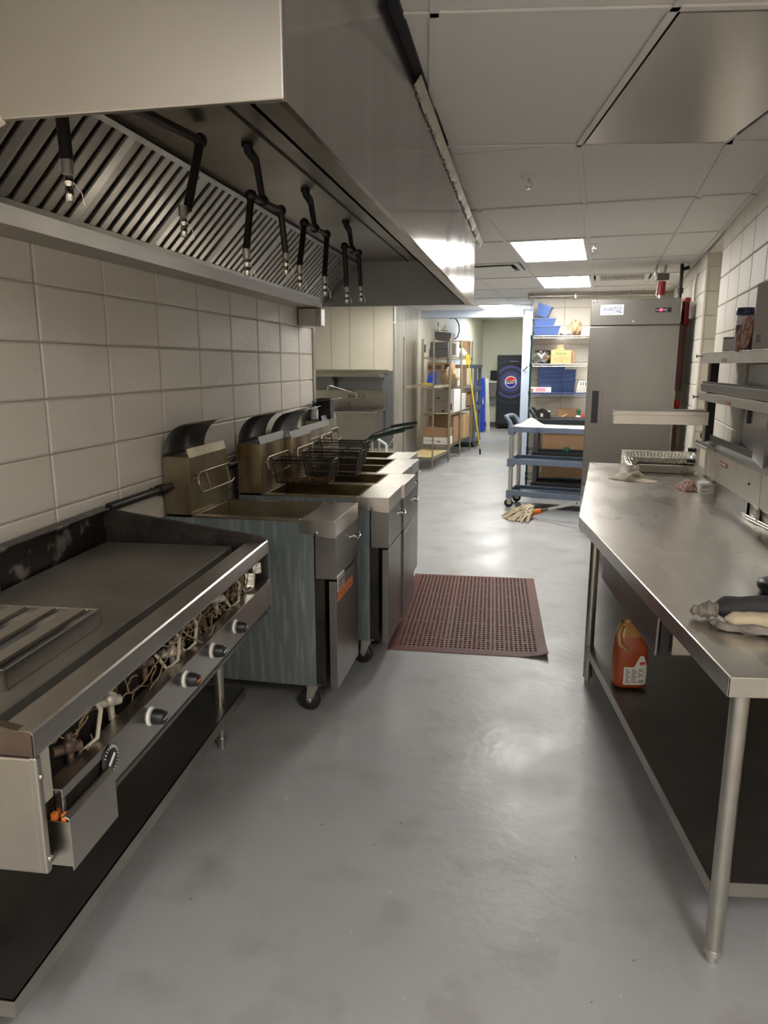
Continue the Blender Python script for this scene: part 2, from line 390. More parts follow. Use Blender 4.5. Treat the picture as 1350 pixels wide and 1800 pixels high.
q = clip(q, (-1.62, 0), (1, 0)); tile(q)
q = clip([NP(-4, 5), NP(-2, 5), NP(-2, 1.2), NP(-4, 1.2)], (-.372, 1.1), (0, -1)); tile(clip(q, (-1.62, 0), (1, 0)))
# polished steel panel lying in the grid beside the hood
q = [NP(.03, .032), NP(.95, .032), NP(.95, .985), NP(.03, .985)]
MB().prism(q, CZ - .006, CZ + .004).build('steel_panel', 'ceil_panel', ceil, label='polished steel panel in place of a tile')
# black gap strips and torn flashing along the top of the hood
MB().prism([(-.384, 2.0), (-.355, 2.0), (-.372, 3.45), (-.384, 3.45)], CZ - .012, CZ + .006).build('gap', 'deck', ceil)

# left block wall: backing and single blocks
b = MB(); b.box(-1.75, -1.62, -2.6, 5.32, 0, 2.56); wl = struct(b.build('wall_left', 'mortar'))
def block_mesh(ln, h, t, m, name):
    e = .006
    mb = MB(); v = []
    for (x, ins) in ((0, 0), (t - .004, 0), (t, e)):
        v += [(x, ins, ins), (x, ln - ins, ins), (x, ln - ins, h - ins), (x, ins, h - ins)]
    f = []
    for k in (0, 4): f += [(k + i, k + (i + 1) % 4, k + 4 + (i + 1) % 4, k + 4 + i) for i in range(4)]
    f.append((8, 9, 10, 11)); mb.add(v, f)
    o = mb.build(name, m); me = o.data; bpy.data.objects.remove(o); return me
def place_piece(me, name, parent, loc, rz=0):
    o = bpy.data.objects.new(name, me); COL.objects.link(o); o.parent = parent; o.location = loc; o.rotation_euler = (0, 0, rz); return o
bm1 = block_mesh(.3955, .1855, .012, 'block', 'block')
bm_s = block_mesh(.103, .1855, .012, 'block', 'block_end')
for k in range(11):
    z = .152 + .19 * k - .19 + .002
    for j in range(-1, 8):
        place_piece(bm1, 'block', wl, (-1.62, 2.202 + .4045 * j + .0045, z))
    place_piece(bm_s, 'block', wl, (-1.62, 2.202 + .4045 * 7.55 , z)) if False else None
for k in range(1, 11):
    z = -.036 + .19 * k
    for j in range(-8, -1):
        if k in (5, 6, 7, 8, 9, 10): place_piece(bm1, 'block', wl, (-1.62, 2.2065 + .4045 * j, z))
b = MB(); b.box(-4.2, -1.75, 5.26, 5.32, 0, 2.56); struct(b.build('wall_return', 'mortar'))
# conduit at the wall's end
cdt = thing('conduit', 'thin grey conduit running down the end of the left block wall', 'pipe', (-1.60, 5.37, 0))
MB().cyl((0, 0, 0), (0, 0, 1.87), .013).build('pipe', 'steel_leg', cdt)
for z in (.4, 1.19): MB().box(-.03, .024, -.016, .016, z, z + .02).build('clamp', 'alu', cdt)

# sink wall (cream panels) and the walk-in wall running away to the right
SWY = 11.1
b = MB(); b.box(-4.1, -2.03, SWY, SWY + .1, 0, 2.56); ws = struct(b.build('wall_sink', 'mortar'))
for x0, x1 in ((-4.1, -3.02), (-3.015, -2.725), (-2.72, -2.345), (-2.335, -2.035)):
    MB().box(x0, x1 - .006, SWY - .008, SWY, 0, 2.5).build('wall_panel', 'frp', ws)
b = MB(); b.box(-4.2, -4.1, 5.2, 19.6, 0, 2.62); struct(b.build('wall_far_left', 'frp'))
def WX(y): return -2.07 + .11 * (y - 10.8)
b = MB(); b.prism([(WX(SWY), SWY), (WX(19), 19), (WX(19) - .1, 19), (WX(SWY) - .1, SWY)], 0, 2.75); ww = struct(b.build('wall_cooler_room', 'mortar'))
for y0, y1, m_ in ((11.11, 11.33, 'frp_steel'), (11.34, 11.75, 'frp_steel'), (11.76, 12.5, 'frp_steel'), (12.51, 13.1, 'frp'), (13.11, 13.9, 'frp'), (13.91, 14.75, 'frp'), (14.76, 16.6, 'wall_blue_lit'), (16.61, 18.98, 'wall_far')):
    MB().prism([(WX(y0), y0), (WX(y0) + .012, y0), (WX(y1) + .012, y1), (WX(y1), y1)], 0, 2.7).build('wall_panel', m_, ww)
cdt2 = thing('conduit', 'slim pipe in the corner right of the sink', 'pipe', (-2.0, 11.02, 0))
MB().tube([(0, 0, 2.45), (0, 0, .62), (-.01, 0, .48), (-.08, 0, .36), (-.14, 0, .3), (-.14, .03, 0)], .014).build('pipe', 'alu', cdt2)
for z in (1.1, 1.8, 2.2): MB().box(-.02, .02, -.018, .03, z, z + .03).build('coupling', 'alu', cdt2)

# far room: beam, pier, back wall, raised ceiling
b = MB(); b.box(-1.86, -.09, 12.72, 13.0, 2.385, 2.56); struct(b.build('beam', 'wall_blue_lit'))
b = MB(); b.box(-.105, 1.2, 12.72, 13.0, 0, 2.56); pier = struct(b.build('wall_pier', 'wall_blue_lit'))
b = MB(); b.box(-2, 2.3, 19.0, 19.1, 0, 2.8); struct(b.build('wall_far', 'wall_far'))
b = MB(); b.box(-2, 2.3, 13.0, 19.1, 2.70, 2.76); struct(b.build('ceiling_far', 'tile'))
b = MB(); b.box(1.2, 1.3, 12.9, 19.1, 0, 2.76); struct(b.build('wall_far_right', 'wall_far'))
b = MB(); b.box(-1.2, 1.2, 18.97, 19.0, 0, .12); struct(b.build('baseboard_far', 'grey_plastic'))

# block wall facing the camera
b = MB(); b.box(.04, 2.2, BW + .01, BW + .2, 0, 2.56); wb = struct(b.build('wall_back', 'mortar'))
bm_b = block_mesh(.3955, .2265, .012, 'block_r', 'block')
for k in range(11):
    for j in range(5):
        if .04 + j * .402 > 1.8: continue
        place_piece(bm_b, 'block', wb, (.042 + j * .402, BW + .012, .004 + k * .2315), R(-90))
b = MB(); b.box(.04, .34, BW + .2, 12.75, 0, 2.56); struct(b.build('wall_side', 'wall_blue_lit'))
cdt3 = thing('ceiling_pipe', 'grey pipe running along the top of the back block wall', 'pipe', (.0, BW - .08, 2.455))
MB().cyl((0, 0, 0), (1.66, 0, 0), .02).build('pipe', 'steel_leg', cdt3)
MB().lathe([(0, -.03), (.035, -.03), (.035, .03), (0, .03)], (0, 0, 0), 12, 'x').build('pipe_end', 'steel_leg', cdt3)
for x in (.55, 1.2): MB().box(x, x + .02, -.025, .08, -.03, .03).build('clamp', 'alu', cdt3)

# right block wall: near part, alcove, far part
def rl(y): return 1.142 + .1056 * (y - 4.144)
rang = math.atan(.1056)
b = MB(); b.prism([(rl(3.7) + .012, 3.7), (rl(5.57) + .012, 5.57), (rl(5.57) + .14, 5.56), (rl(3.7) + .14, 3.7)], 0, 2.56); wr = struct(b.build('wall_right', 'mortar'))
bm_r = block_mesh(.3975, .1860, .012, 'block_r', 'block')
for k in range(13):
    for j in range(5):
        y1 = 5.57 - .402 * j
        if y1 < 3.95: continue
        place_piece(bm_r, 'block', wr, (rl(y1) + .012, y1, .0975 - .19 + .19 * (k + 1) - .002), R(180) - rang) if k < 13 else 0
b = MB(); b.prism([(1.107, 3.7), (1.107 + 6.2 * .1414, -2.5), (1.307 + 6.2 * .1414, -2.5), (1.25, 3.7)], 0, 2.56); struct(b.build('wall_right_near', 'block_r'))
b = MB(); b.prism([(rl(6.5) + .012, 6.5), (rl(BW) + .012, BW), (rl(BW) + .3, BW), (rl(6.5) + .5, 6.44)], 0, 2.56); wr2 = struct(b.build('wall_right_far', 'mortar'))
bm_a = block_mesh(.41, .1860, .010, 'block_r', 'block')
for k in range(13):
    z = .0975 + .19 * k - .002
    for j in range(8): place_piece(bm_r, 'block', wr2, (rl(6.905 + .402 * j) + .012, 6.905 + .402 * j, z), R(180) - rang)
    place_piece(bm_a, 'block', wr2, (rl(6.5) + .425, 6.452, z), R(90 - 6))
b = MB(); b.prism([(rl(5.56) + .14, 5.5), (rl(5.56) + .6, 5.5), (rl(6.5) + .6, 6.5), (rl(5.56) + .5, 6.5), (rl(5.56) + .5, 5.56), (rl(5.56) + .14, 5.56)], 0, 2.56); struct(b.build('wall_alcove', 'block_r'))
b = MB(); b.prism([(rl(5.57) + .01, 5.56), (rl(6.5) + .01, 6.5), (rl(6.5) + .5, 6.5), (rl(5.57) + .5, 5.56)], 2.482, 2.56); struct(b.build('trim_1', 'block_r'))
# behind the camera
b = MB(); b.box(-1.75, 2.4, -2.7, -2.6, 0, 2.62); struct(b.build('wall_rear', 'block'))
# smoky steel service door in the near right wall
dr = sempty('door_1'); dr.location = (0, 0, 0)
y0, y1 = 3.72, 4.08
def rq(y, o): return (rl(y) - o, y + o * .1)
MB().prism([rq(3.45, .0), rq(3.45, .02), rq(4.05, .02), rq(4.05, 0)], .95, 1.60).build('door_panel', 'panel_dark', dr)
MB().prism([rq(4.05, .0), rq(4.05, .03), rq(4.16, .03), rq(4.16, 0)], .95, 1.60).build('door_frame', 'steel_dark', dr)
MB().prism([rq(3.86, .02), rq(3.86, .034), rq(3.9, .034), rq(3.9, .02)], 1.31, 1.40).build('door_handle', 'black', dr)

# ---------------------------------------------------------------- fixtures
def troffer(q, label, z=CZ, near=False, group=None, dim=False):
    cx = sum(p[0] for p in q) / 4; cy = sum(p[1] for p in q) / 4
    t = thing('ceiling_light', label, 'ceiling light', (cx, cy, z), 0, group)
    L_ = [(p[0] - cx, p[1] - cy) for p in q]
    def sc(s): return [(p[0] * s[0], p[1] * s[0]) for p in L_]
    o = inset(L_, .010); i = inset(L_, .036)
    fr = MB()
    for k in range(4):
        fr.prism([o[k], o[(k + 1) % 4], i[(k + 1) % 4], i[k]], -.003, .03)
    fr.build('frame', 'white', t)
    MB().prism(inset(L_, .03), .006, .012).build('diffuser', 'diffuser_added' if near else ('diffuser_added_dim' if dim else 'diffuser'), t)
    MB().prism(inset(L_, .01), .03, .05).build('housing', 'white', t)
    return t
def FQ(i, j): return [FP(i, j), FP(i + 1, j), FP(i + 1, j + 1), FP(i, j + 1)]
troffer(FQ(-1, 2), 'nearest lit ceiling light in view, beside the far end of the hood')
troffer(FQ(-1, 4), 'lit ceiling light above the blue containers and the silver vent row')
troffer(FQ(-3, 7), 'lit ceiling light just before the pale blue beam')
troffer(FQ(-5, 5), 'ceiling light above the sink corner behind the hood', dim=True)  # hidden by the hood, added to brighten the sink wall
troffer([(-.98, 15.9), (-.40, 15.9), (-.40, 17.1), (-.98, 17.1)], 'lit ceiling light in the far room beyond the blue beam', 2.655)
troffer([NP(0, 3), NP(1, 3), NP(1, 4), NP(0, 4)], 'ceiling light directly above the camera position', near=True)  # out of view, added to raise the brightness of the near end
troffer([(-.9, -2.1), (-.3, -2.1), (-.3, -.95), (-.9, -.95)], 'ceiling light behind the camera near the rear wall', z=CZ - .012, near=True)  # second added light out of view, fills the foreground

def vent(q, label, n=18, m='alu', z=CZ):
    cx = sum(p[0] for p in q) / 4; cy = sum(p[1] for p in q) / 4
    t = thing('ceiling_vent', label, 'vent', (cx, cy, z))
    L_ = [(p[0] - cx, p[1] - cy) for p in q]; o = inset(L_, .01); i = inset(L_, .05); fr = MB()
    for k in range(4): fr.prism([o[k], o[(k + 1) % 4], i[(k + 1) % 4], i[k]], -.006, .012)
    fr.build('frame', 'white', t)
    MB().prism(o, .014, .02).build('backing', 'deck', t)
    return t, i
t, i4 = vent([FP(.04, 3.96), FP(.96, 3.96), FP(.96, 4.46), FP(.04, 4.46)], 'slatted white return air grille above the steel refrigerator')
for k in range(26):
    u = (k + .5) / 26
    a = [i4[0][c] + (i4[1][c] - i4[0][c]) * u for c in (0, 1)]; c_ = [i4[3][c] + (i4[2][c] - i4[3][c]) * u for c in (0, 1)]
    MB().prism([(a[0] - .0045, a[1]), (a[0] + .0045, a[1]), (c_[0] + .0045, c_[1]), (c_[0] - .0045, c_[1])], -.003, .000).build('slat', 'white', t)
t, i4 = vent([FP(-1.96, 3.02), FP(-1.04, 3.02), FP(-1.04, 3.5), FP(-1.96, 3.5)], 'square supply diffuser in the ceiling behind the end of the hood')
for k, s in enumerate((.85, .55, .28)):
    MB().prism([(p[0] * s, p[1] * s) for p in i4], -.02 + .004 * k, -.012 + .008 * k).build('louvre', 'white' if k % 2 == 0 else 'grey_plastic', t)
t, i4 = vent([FP(-1.9, 7.1), FP(-1.1, 7.1), FP(-1.1, 7.6), FP(-1.9, 7.6)], 'small ceiling vent right of the farthest light before the beam')
for s in (.8, .4): MB().prism([(p[0] * s, p[1] * s) for p in i4], -.01, .0).build('louvre', 'white', t)
def sprinkler(x, y, label):
    t = thing('sprinkler_head', label, 'sprinkler', (x, y, CZ))
    MB().lathe([(0, -.004), (.036, -.004), (.04, .0), (.04, .006)], n=20).build('escutcheon', 'white', t)
    MB().cyl((0, 0, 0), (0, 0, -.028), .007, 8).tube([(.01, 0, -.02), (.014, 0, -.035), (.004, 0, -.05)], .0025, 5).tube([(-.01, 0, -.02), (-.014, 0, -.035), (-.004, 0, -.05)], .0025, 5).build('frame', 'chrome', t)
    MB().lathe([(0, -.052), (.015, -.052), (.015, -.049), (0, -.049)], n=12).build('deflector', 'chrome', t)
sprinkler(-.03, 3.857, 'sprinkler head on the second row of ceiling tiles, nearest the camera')
sprinkler(.467, 6.02, 'sprinkler head right of the nearest lit ceiling light')

# ================================================================= EXHAUST HOOD
HX, HN, HF, HB = -.385, 1.17, 5.16, 2.0
hood = thing('exhaust_hood', 'long stainless steel exhaust hood hanging over the griddle and fryers', 'range hood', (-1.0, 3.1, HB))
W_ = dict(world=True)
MB().box(HX - .012, HX, HN, HF, HB, 2.494).build('outer_panel', 'steel_hood_side', hood, **W_)
MB().box(-1.60, HX, HN - .012, HN, HB, 2.494).build('near_end_panel', 'steel_hood', hood, bevel=.003, **W_)
MB().box(-1.60, HX - .012, HF - .012, HF, HB + .002, 2.494).build('far_end_panel', 'steel_endpanel', hood, **W_)
MB().box(-.445, HX - .012, HN, HF - .012, HB, HB + .012).box(-.445, -.437, HN, HF - .012, HB, HB + .016).build('bottom_lip', 'steel_inner', hood, **W_)
MB().box(-1.598, HX - .013, HN, HF - .013, 2.30, 2.31).build('inner_roof', 'steel_inner', hood, **W_)
MB().box(-.848, -.842, HN, HF - .013, 2.294, 2.3).build('seam', 'iron_black', hood, **W_)
MB().box(-1.60, HX - .02, HN, HF - .02, 2.484, 2.494).build('top_panel', 'steel_hood', hood, **W_)
# grease trough under the filters
MB().sheet([(-1.605, HN, 1.985), (-1.47, HN, 1.990), (-1.435, HN, 2.045)], (0, HF - HN - .02, 0), (0, 0, .008), smooth=False).build('grease_trough', 'steel_hood', hood, **W_)
MB().box(-1.605, -1.595, HN, HF - .02, 1.985, 2.3).build('back_panel', 'steel_hood', hood, **W_)
# baffle filters: frame, sloping channels
FB, FT = (-1.45, 2.045), (-1.205, 2.295)
fx, fz = FT[0] - FB[0], FT[1] - FB[1]; fl = math.hypot(fx, fz); ux, uz = fx / fl, fz / fl; nx, nz = uz, -ux
def fpt(u, y, o): return (FB[0] + ux * u + nx * o, y, FB[1] + uz * u + nz * o)
nf = 8; fw = (HF - .03 - HN - .03) / nf
bme = None
for k in range(nf):
    y = HN + .02 + k * fw
    fr = MB()
    for (u0, u1, a, c) in ((0, .018, 0, fw), (fl - .018, fl, 0, fw), (.018, fl - .018, 0, .02), (.018, fl - .018, fw - .02, fw)):
        q = [fpt(u0, y + a, 0), fpt(u0, y + a, .014), fpt(u1, y + a, .014), fpt(u1, y + a, 0)]
        fr.ext(q, (0, c - a, 0))
    f_ = fr.build('baffle_filter', 'filter', hood, **W_)
    MB().ext([fpt(.01, y + .003, -.03), fpt(.01, y + .003, -.024), fpt(fl - .01, y + .003, -.024), fpt(fl - .01, y + .003, -.03)], (0, fw - .006, 0)).build('filter_back', 'iron_black', f_, **W_)
    nb = 7; pw = (fw - .04) / nb
    for j in range(nb):
        a = y + .02 + j * pw
        q = [fpt(.012, a + .002, -.010), fpt(.012, a + .004, .010), fpt(.012, a + pw * .50, .013), fpt(.012, a + pw * .56, .006), fpt(.012, a + pw * .88, .002), fpt(.012, a + pw * .88, -.010)]
        MB().ext(q, (ux * (fl - .024), 0, uz * (fl - .024))).build('baffle', 'filter', f_, **W_)
MB().ext([fpt(fl, HN, 0), (-1.19, HN, 2.30), (-1.21, HN, 2.30)], (0, HF - HN - .03, 0)).build('filter_rail', 'steel_dark', hood, **W_)
# grease cup at the far end
MB().prism([(-1.60, 5.0), (-1.47, 5.0), (-1.44, 5.03), (-1.44, 5.13), (-1.60, 5.15)], 1.862, 1.985).build('grease_cup', 'steel_hood', hood, bevel=.006, **W_)
# corner bracket on the near end panel
MB().obox((-.915, HN - .02, 2.05), (.03, .03, .13), 0, 0, R(-22)).build('bracket', 'ivory', hood, **W_)
# dirty sealant and flashing along the ceiling edge
fl_ = thing('flashing_strip', 'loose metal strip with grimy sealant hanging along the top of the hood', 'trim strip', (HX, 2.35, 2.46))
def strip(u, v):
    y = 2.42 + 3.2 * u; s = .01 * math.sin(31 * u) * math.sin(77 * u)
    return (HX + .004 + .022 * v + .004 * s, y, 2.478 - .030 * (1 - v) + s * (1 - v) - .012 * math.sin(3.1 * u))
MB().grid(strip, 60, 2, smooth=False).build('strip', 'dirty_alu', fl_, **W_)
sb = MB(); rr = random.Random(3)
for k in range(70):
    y = 2.45 + k * .045 + rr.random() * .02; blob(sb, (HX + .004, y, 2.452 - .012 * math.sin(3.1 * (y - 2.42) / 3.2) + rr.uniform(-.004, .006)), (.006, rr.uniform(.015, .035), rr.uniform(.004, .008)), 6, 4)
sb.build('sealant', 'sealant', fl_, kind='stuff', **W_)

# fire suppression drops inside the hood
def nozzle(t, x, y, z, flip=1):
    MB().cyl((x, y, z + .085), (x, y, z + .055), .0125, 6).build('coupling', 'alu', t, **W_)
    n_ = MB().lathe([(.006, .055), (.011, .05), (.011, .035), (.007, .03), (.0095, .026), (.0095, 0), (.007, -.002), (0, -.002)], (x, y, z), 12).build('nozzle', 'chrome', t, **W_)
    MB().tube([(x + .01, y, z + .04), (x + .02, y + .015, z + .02), (x + .022, y + .02, z - .005), (x + .008, y + .02, z - .012)], .0008, 4).build('tether', 'chrome', n_, **W_)
def fork(X, y0, y1, yc, zt, tips, label, grp):
    t = thing('suppression_pipe', label, 'pipe', (X, yc, 2.3), group=grp)
    ztop = 2.30
    MB().cyl((X, yc - .13, ztop), (X, yc - .128, ztop - .012), .019, 12).tube([(X, yc - .13, ztop), (X, yc - .12, ztop - .018), (X, yc - .065, ztop - .03), (X, yc - .05, ztop - .042), (X, yc, zt + .01)], [.013, .016, .016, .013, .011]).build('riser', 'black_pipe', t, **W_)
    MB().tube([(X, y0, zt), (X, y1, zt + .012)], .0115).build('cross_pipe', 'black_pipe', t, **W_)
    for (yy, z2, dy) in tips:
        c = MB(); blob(c, (X, yy, zt + (.012 if yy > yc else 0)), (.02, .02, .02), 10, 8); c.build('elbow', 'black_pipe', t, **W_)
        MB().tube([(X, yy, zt), (X, yy + dy, z2 + .08)], .0125).build('drop_pipe', 'black_pipe', t, **W_)
        nozzle(t, X, yy + dy, z2)
    c = MB(); blob(c, (X, yc, zt + .006), (.021, .026, .021), 10, 8); c.build('tee', 'black_pipe', t, **W_)
X_ = -.92
fork(X_, 2.40, 2.70, 2.51, 2.145, ((2.40, 1.885, -.06), (2.70, 1.935, .04)), 'forked black pipe with two nozzles over the second fryer, nearest of the forks', None)
fork(X_, 2.99, 3.33, 3.14, 2.165, ((2.99, 1.905, -.08), (3.33, 1.905, -.05)), 'forked black pipe with two nozzles, middle fork in the hood', None)
fork(X_, 3.66, 3.97, 3.82, 2.175, ((3.66, 1.905, .03), (3.97, 1.94, .04)), 'forked black pipe with two nozzles, farthest fork by the dark end panel', None)
t = thing('suppression_pipe', 'single black pipe with one nozzle, second from the near end of the hood', 'pipe', (-1.0, 2.19, 2.26))
MB().tube([(-1.0, 1.25, 2.19), (-1.0, 2.19, 2.262)], .0135).build('run_pipe', 'black_pipe', t, **W_)
c = MB(); blob(c, (-1.0, 2.2, 2.262), (.022, .024, .022), 10, 8); c.build('elbow', 'black_pipe', t, **W_)
MB().cyl((-1.0, 2.2, 2.26), (-1.0, 2.09, 2.045), .0135).build('drop_pipe', 'black_pipe', t, **W_); nozzle(t, -1.0, 2.06, 1.965)
t = thing('suppression_pipe', 'single black pipe with a nozzle nearest the camera, over the griddle', 'pipe', (-1.0, 1.5, 2.29))
MB().cyl((-1.0, 1.5, 2.30), (-1.0, 1.515, 2.035), .014).build('drop_pipe', 'black_pipe', t, **W_); nozzle(t, -1.0, 1.515, 1.950)

# ================================================================= GRIDDLE ON ITS STAND
GO = (-.851, 1.041); GA = R(3.4); GL, GD = 1.457, .665
g = thing('griddle', 'wide flat top gas griddle with wiring showing behind its open front panel', 'griddle', (GO[0], GO[1], .66), GA)
def G(): return MB()
z = -.66
G().box(-GD + .04, -.125, .03, GL - .05, .905 + z, .935 + z).build('griddle_plate', 'iron', g, bevel=.004)
G().box(-.125, -.075, .03, GL - .05, .86 + z, .90 + z).box(-.075, -.070, .03, GL - .02, .88 + z, .944 + z).build('grease_gutter', 'iron_black', g)
G().box(-GD + .03, -.08, GL - .05, GL - .02, .88 + z, .915 + z).build('plate_end_gap', 'iron_black', g)
fr = G().sheet([(-.074, 0, .905 + z), (-.070, 0, .950 + z), (-.004, 0, .950 + z), (0, 0, .946 + z), (0, 0, .902 + z)], (0, GL, 0), (-.001, 0, -.004), smooth=False); fr.build('front_rail', 'steel', g, bevel=.002)
G().box(-GD, -GD + .028, 0, GL, .60 + z, 1.055 + z).box(-GD - .0, -GD + .05, 0, GL, 1.050 + z, 1.062 + z).build('back_splash', 'iron_seasoned', g, bevel=.003)
G().box(-GD + .05, -GD + .066, .08, GL * .52, .936 + z, .962 + z).build('splash_strip', 'steel_dark', g)
G().ext([(-GD + .0, GL - .022, .90 + z), (-.002, GL - .022, .90 + z), (-.002, GL - .022, .956 + z), (-.03, GL - .022, .965 + z), (-GD, GL - .022, 1.06 + z)], (0, .022, 0)).build('side_splash', 'iron_black', g, bevel=.002)
G().ext([(-GD, 0, .90 + z), (-.004, 0, .90 + z), (-.004, 0, .948 + z), (-.03, 0, .95 + z), (-.10, 0, .965 + z), (-GD, 0, 1.055 + z)], (0, .02, 0)).build('side_splash', 'brown_steel', g, bevel=.002, label='rust brown side splash at the near end')
G().box(-GD + .03, -.006, -.004, .006, 0, .898 + z).box(-.012, .004, -.004, .012, .0, .90 + z).build('side_panel', 'steel', g, bevel=.004)
G().box(-GD + .03, -.02, GL - .012, GL - .002, 0, .90 + z).box(-.03, .0, GL - .012, GL - .002, .02, .90 + z).build('side_panel', 'steel_dark', g)
G().box(-.07, -.062, .012, GL - .02, .02, .24).box(-.062, -.02, .012, .06, .02, .24).build('inner_wall', 'iron_black', g)
G().box(-GD + .03, -.01, 0.01, GL - .01, 0, .012).build('bottom_pan', 'steel_dark', g)
G().box(-.035, -.02, .014, .022, .06, .235).box(-.035, -.006, .014, .05, .13, .235).build('bracket', 'dirty_alu', g)
# front control panel: face with slot, returns
cp = G()
cp.box(-.004, .012, .21, GL - .025, .045, .142)
cp.box(-.004, .012, .05, .21, .122, .142); cp.box(-.004, .012, .05, .06, 0.02, .122)
cp.box(-.03, .012, .05, GL - .025, .139, .144)
cp.ext([(.012, .05, .048), (.012, GL - .025, .048), (-.014, GL - .025, .012), (-.014, .05, .012)], (-.003, 0, 0))
cpn = cp.build('control_panel', 'steel', g, bevel=.0015)
dw = G().sheet([(.032, .035, -.018), (.032, .035, .092), (.022, .035, .097), (.016, .035, .094)], (0, .172, 0), (-.003, 0, .0), smooth=False)
dw.box(-.20, .030, .035, .039, -.01, .085).box(-.20, .030, .202, .206, -.01, .085).box(-.20, .030, .039, .202, -.01, -.006)
dwo = dw.build('grease_drawer', 'steel', g, bevel=.001)
G().box(.012, .021, .040, .052, .080, .096).build('peg', 'orange', dwo); G().box(-.010, -.001, .040, .052, .080, .096).build('peg', 'orange', dwo)
G().box(-.02, .004, .06, .21, .02, .122).build('slot_back', 'iron_black', g)
# knobs
for k, y in enumerate((.42, .63, .83, 1.03)):
    yy = y
    G().lathe([(0, .002), (.023, .002), (.023, .005), (.020, .007), (0, .007)], (.009, yy, .105), 20, 'x').build('bezel', 'white', g)
    kn = G().lathe([(.019, 0), (.020, .004), (.017, .026), (.014, .029), (0, .029)], (.022, yy, .105), 16, 'x').build('knob', 'black', g)
    G().box(.050, .053, yy - .012, yy + .008, .103, .108).build('pointer', 'orange' if k == 1 else 'chrome', kn)
dl = G().lathe([(0, .0), (.034, .0), (.034, .003), (0, .003)], (.012, .225, .105), 24, 'x').build('dial_plate', 'black', g, label='black thermostat dial with white graduations')
gm = G()
for a in range(20):
    q = R(-60 + a * 15); gm.obox((.0162, .225 + .028 * math.sin(q), .105 + .028 * math.cos(q)), (.001, .0016, .006), rx=-q)
gm.obox((.018, .225, .105), (.002, .03, .006), rx=R(35)); gm.build('graduations', 'white', dl)
# wiring, burner valves and sleeves seen through the opening
rr = random.Random(11)
wi = MB()
for k in range(64):
    y = rr.uniform(.08, GL - .15); p = []
    x, zz = rr.uniform(-.055, -.012), rr.uniform(.14, .225)
    vy, vx, vz = rr.uniform(-.01, .02), 0, rr.uniform(-.012, .012)
    for s in range(16):
        p.append((min(-.004, max(-.058, x)), y, min(.236, max(.06, zz)))); vy += rr.uniform(-.008, .009); vx += rr.uniform(-.003, .003); vz += rr.uniform(-.008, .008); vy *= .88; vz *= .85; vx *= .8; y += vy; x += vx; zz += vz
    wi.tube(p, rr.uniform(.0012, .0026), 5)
wi.build('wiring', 'wiring', g, kind='stuff')
for k, y in enumerate((.16, .33, .50, .66, .84, 1.00, 1.16, 1.30)):
    vb = MB(); c = (-.036, y, .17 + .02 * (k % 3))
    vb.cyl((c[0] - .02, c[1] - .03, c[2]), (c[0] + .012, c[1] + .02, c[2] - .008), .012, 10).cyl((c[0], c[1], c[2] - .05), (c[0], c[1], c[2] + .03), .008, 8)
    blob(vb, c, (.015, .02, .018), 10, 7); vb.build('gas_valve', 'dirty_alu' if k % 2 else 'brown_steel', g)
for k, y in enumerate((.20, .62, .74, 1.12, 1.28)):
    MB().tube([(-.05, y - .03, .19), (-.03, y - .01, .14), (-.016, y + .03, .15), (-.02, y + .06, .20), (-.05, y + .08, .22)], .0052, 7).build('sleeve', 'wiring_light', g)
vf = MB().obox((-.03, 1.31, .185), (.03, .07, .05), R(20)).obox((-.02, 1.36, .21), (.03, .03, .04), R(35)); vf.build('foil_wrap', 'foil', g)
for (yy, zz) in ((.02, .03), (.02, .20)): G().lathe([(0, 0), (.006, 0), (.005, .004), (0, .004)], (.004, .004, zz), 8, 'x').build('screw', 'chrome', g)

st = thing('equipment_stand', 'low stainless stand with a dark undershelf beneath the griddle', 'stand', (GO[0], GO[1], 0), GA)
def slab(x0, x1, y0, y1, zt, h, m, nm, par):
    return MB().box(x0, x1, y0, y1, zt - .004, zt).box(x1 - .004, x1, y0, y1, zt - h, zt).box(x0, x0 + .004, y0, y1, zt - h, zt).box(x0, x1, y0, y0 + .004, zt - h, zt).box(x0, x1, y1 - .004, y1, zt - h, zt).build(nm, m, par)
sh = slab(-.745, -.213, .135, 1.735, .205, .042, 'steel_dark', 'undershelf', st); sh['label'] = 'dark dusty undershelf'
MB().box(-.2125, -.2105, .135, 1.735, .163, .2055).box(-.745, -.2105, .1325, .135, .163, .2055).build('shelf_edge', 'steel', st)
MB().box(-.70, -.24, .10, 1.44, .622, .642).box(-.70, -.24, .10, 1.44, .642, .66).build('top_frame', 'steel_dark', st)
for (x, y) in ((-.272, 1.585), (-.335, .175), (-.69, 1.585), (-.69, .175)):
    lg = MB().cyl((x, y, .03), (x, y, .64 if y < 1 else .64), .021, 16).build('leg', 'steel_leg', st)
    MB().cyl((x, y, 0), (x, y, .035), .017, 12).cyl((x, y, .035), (x, y, .05), .024, 12).build('foot', 'steel_leg', lg)
MB().box(-.70, -.25, 1.42, 1.61, .61, .64).build('side_rail', 'steel_dark', st)

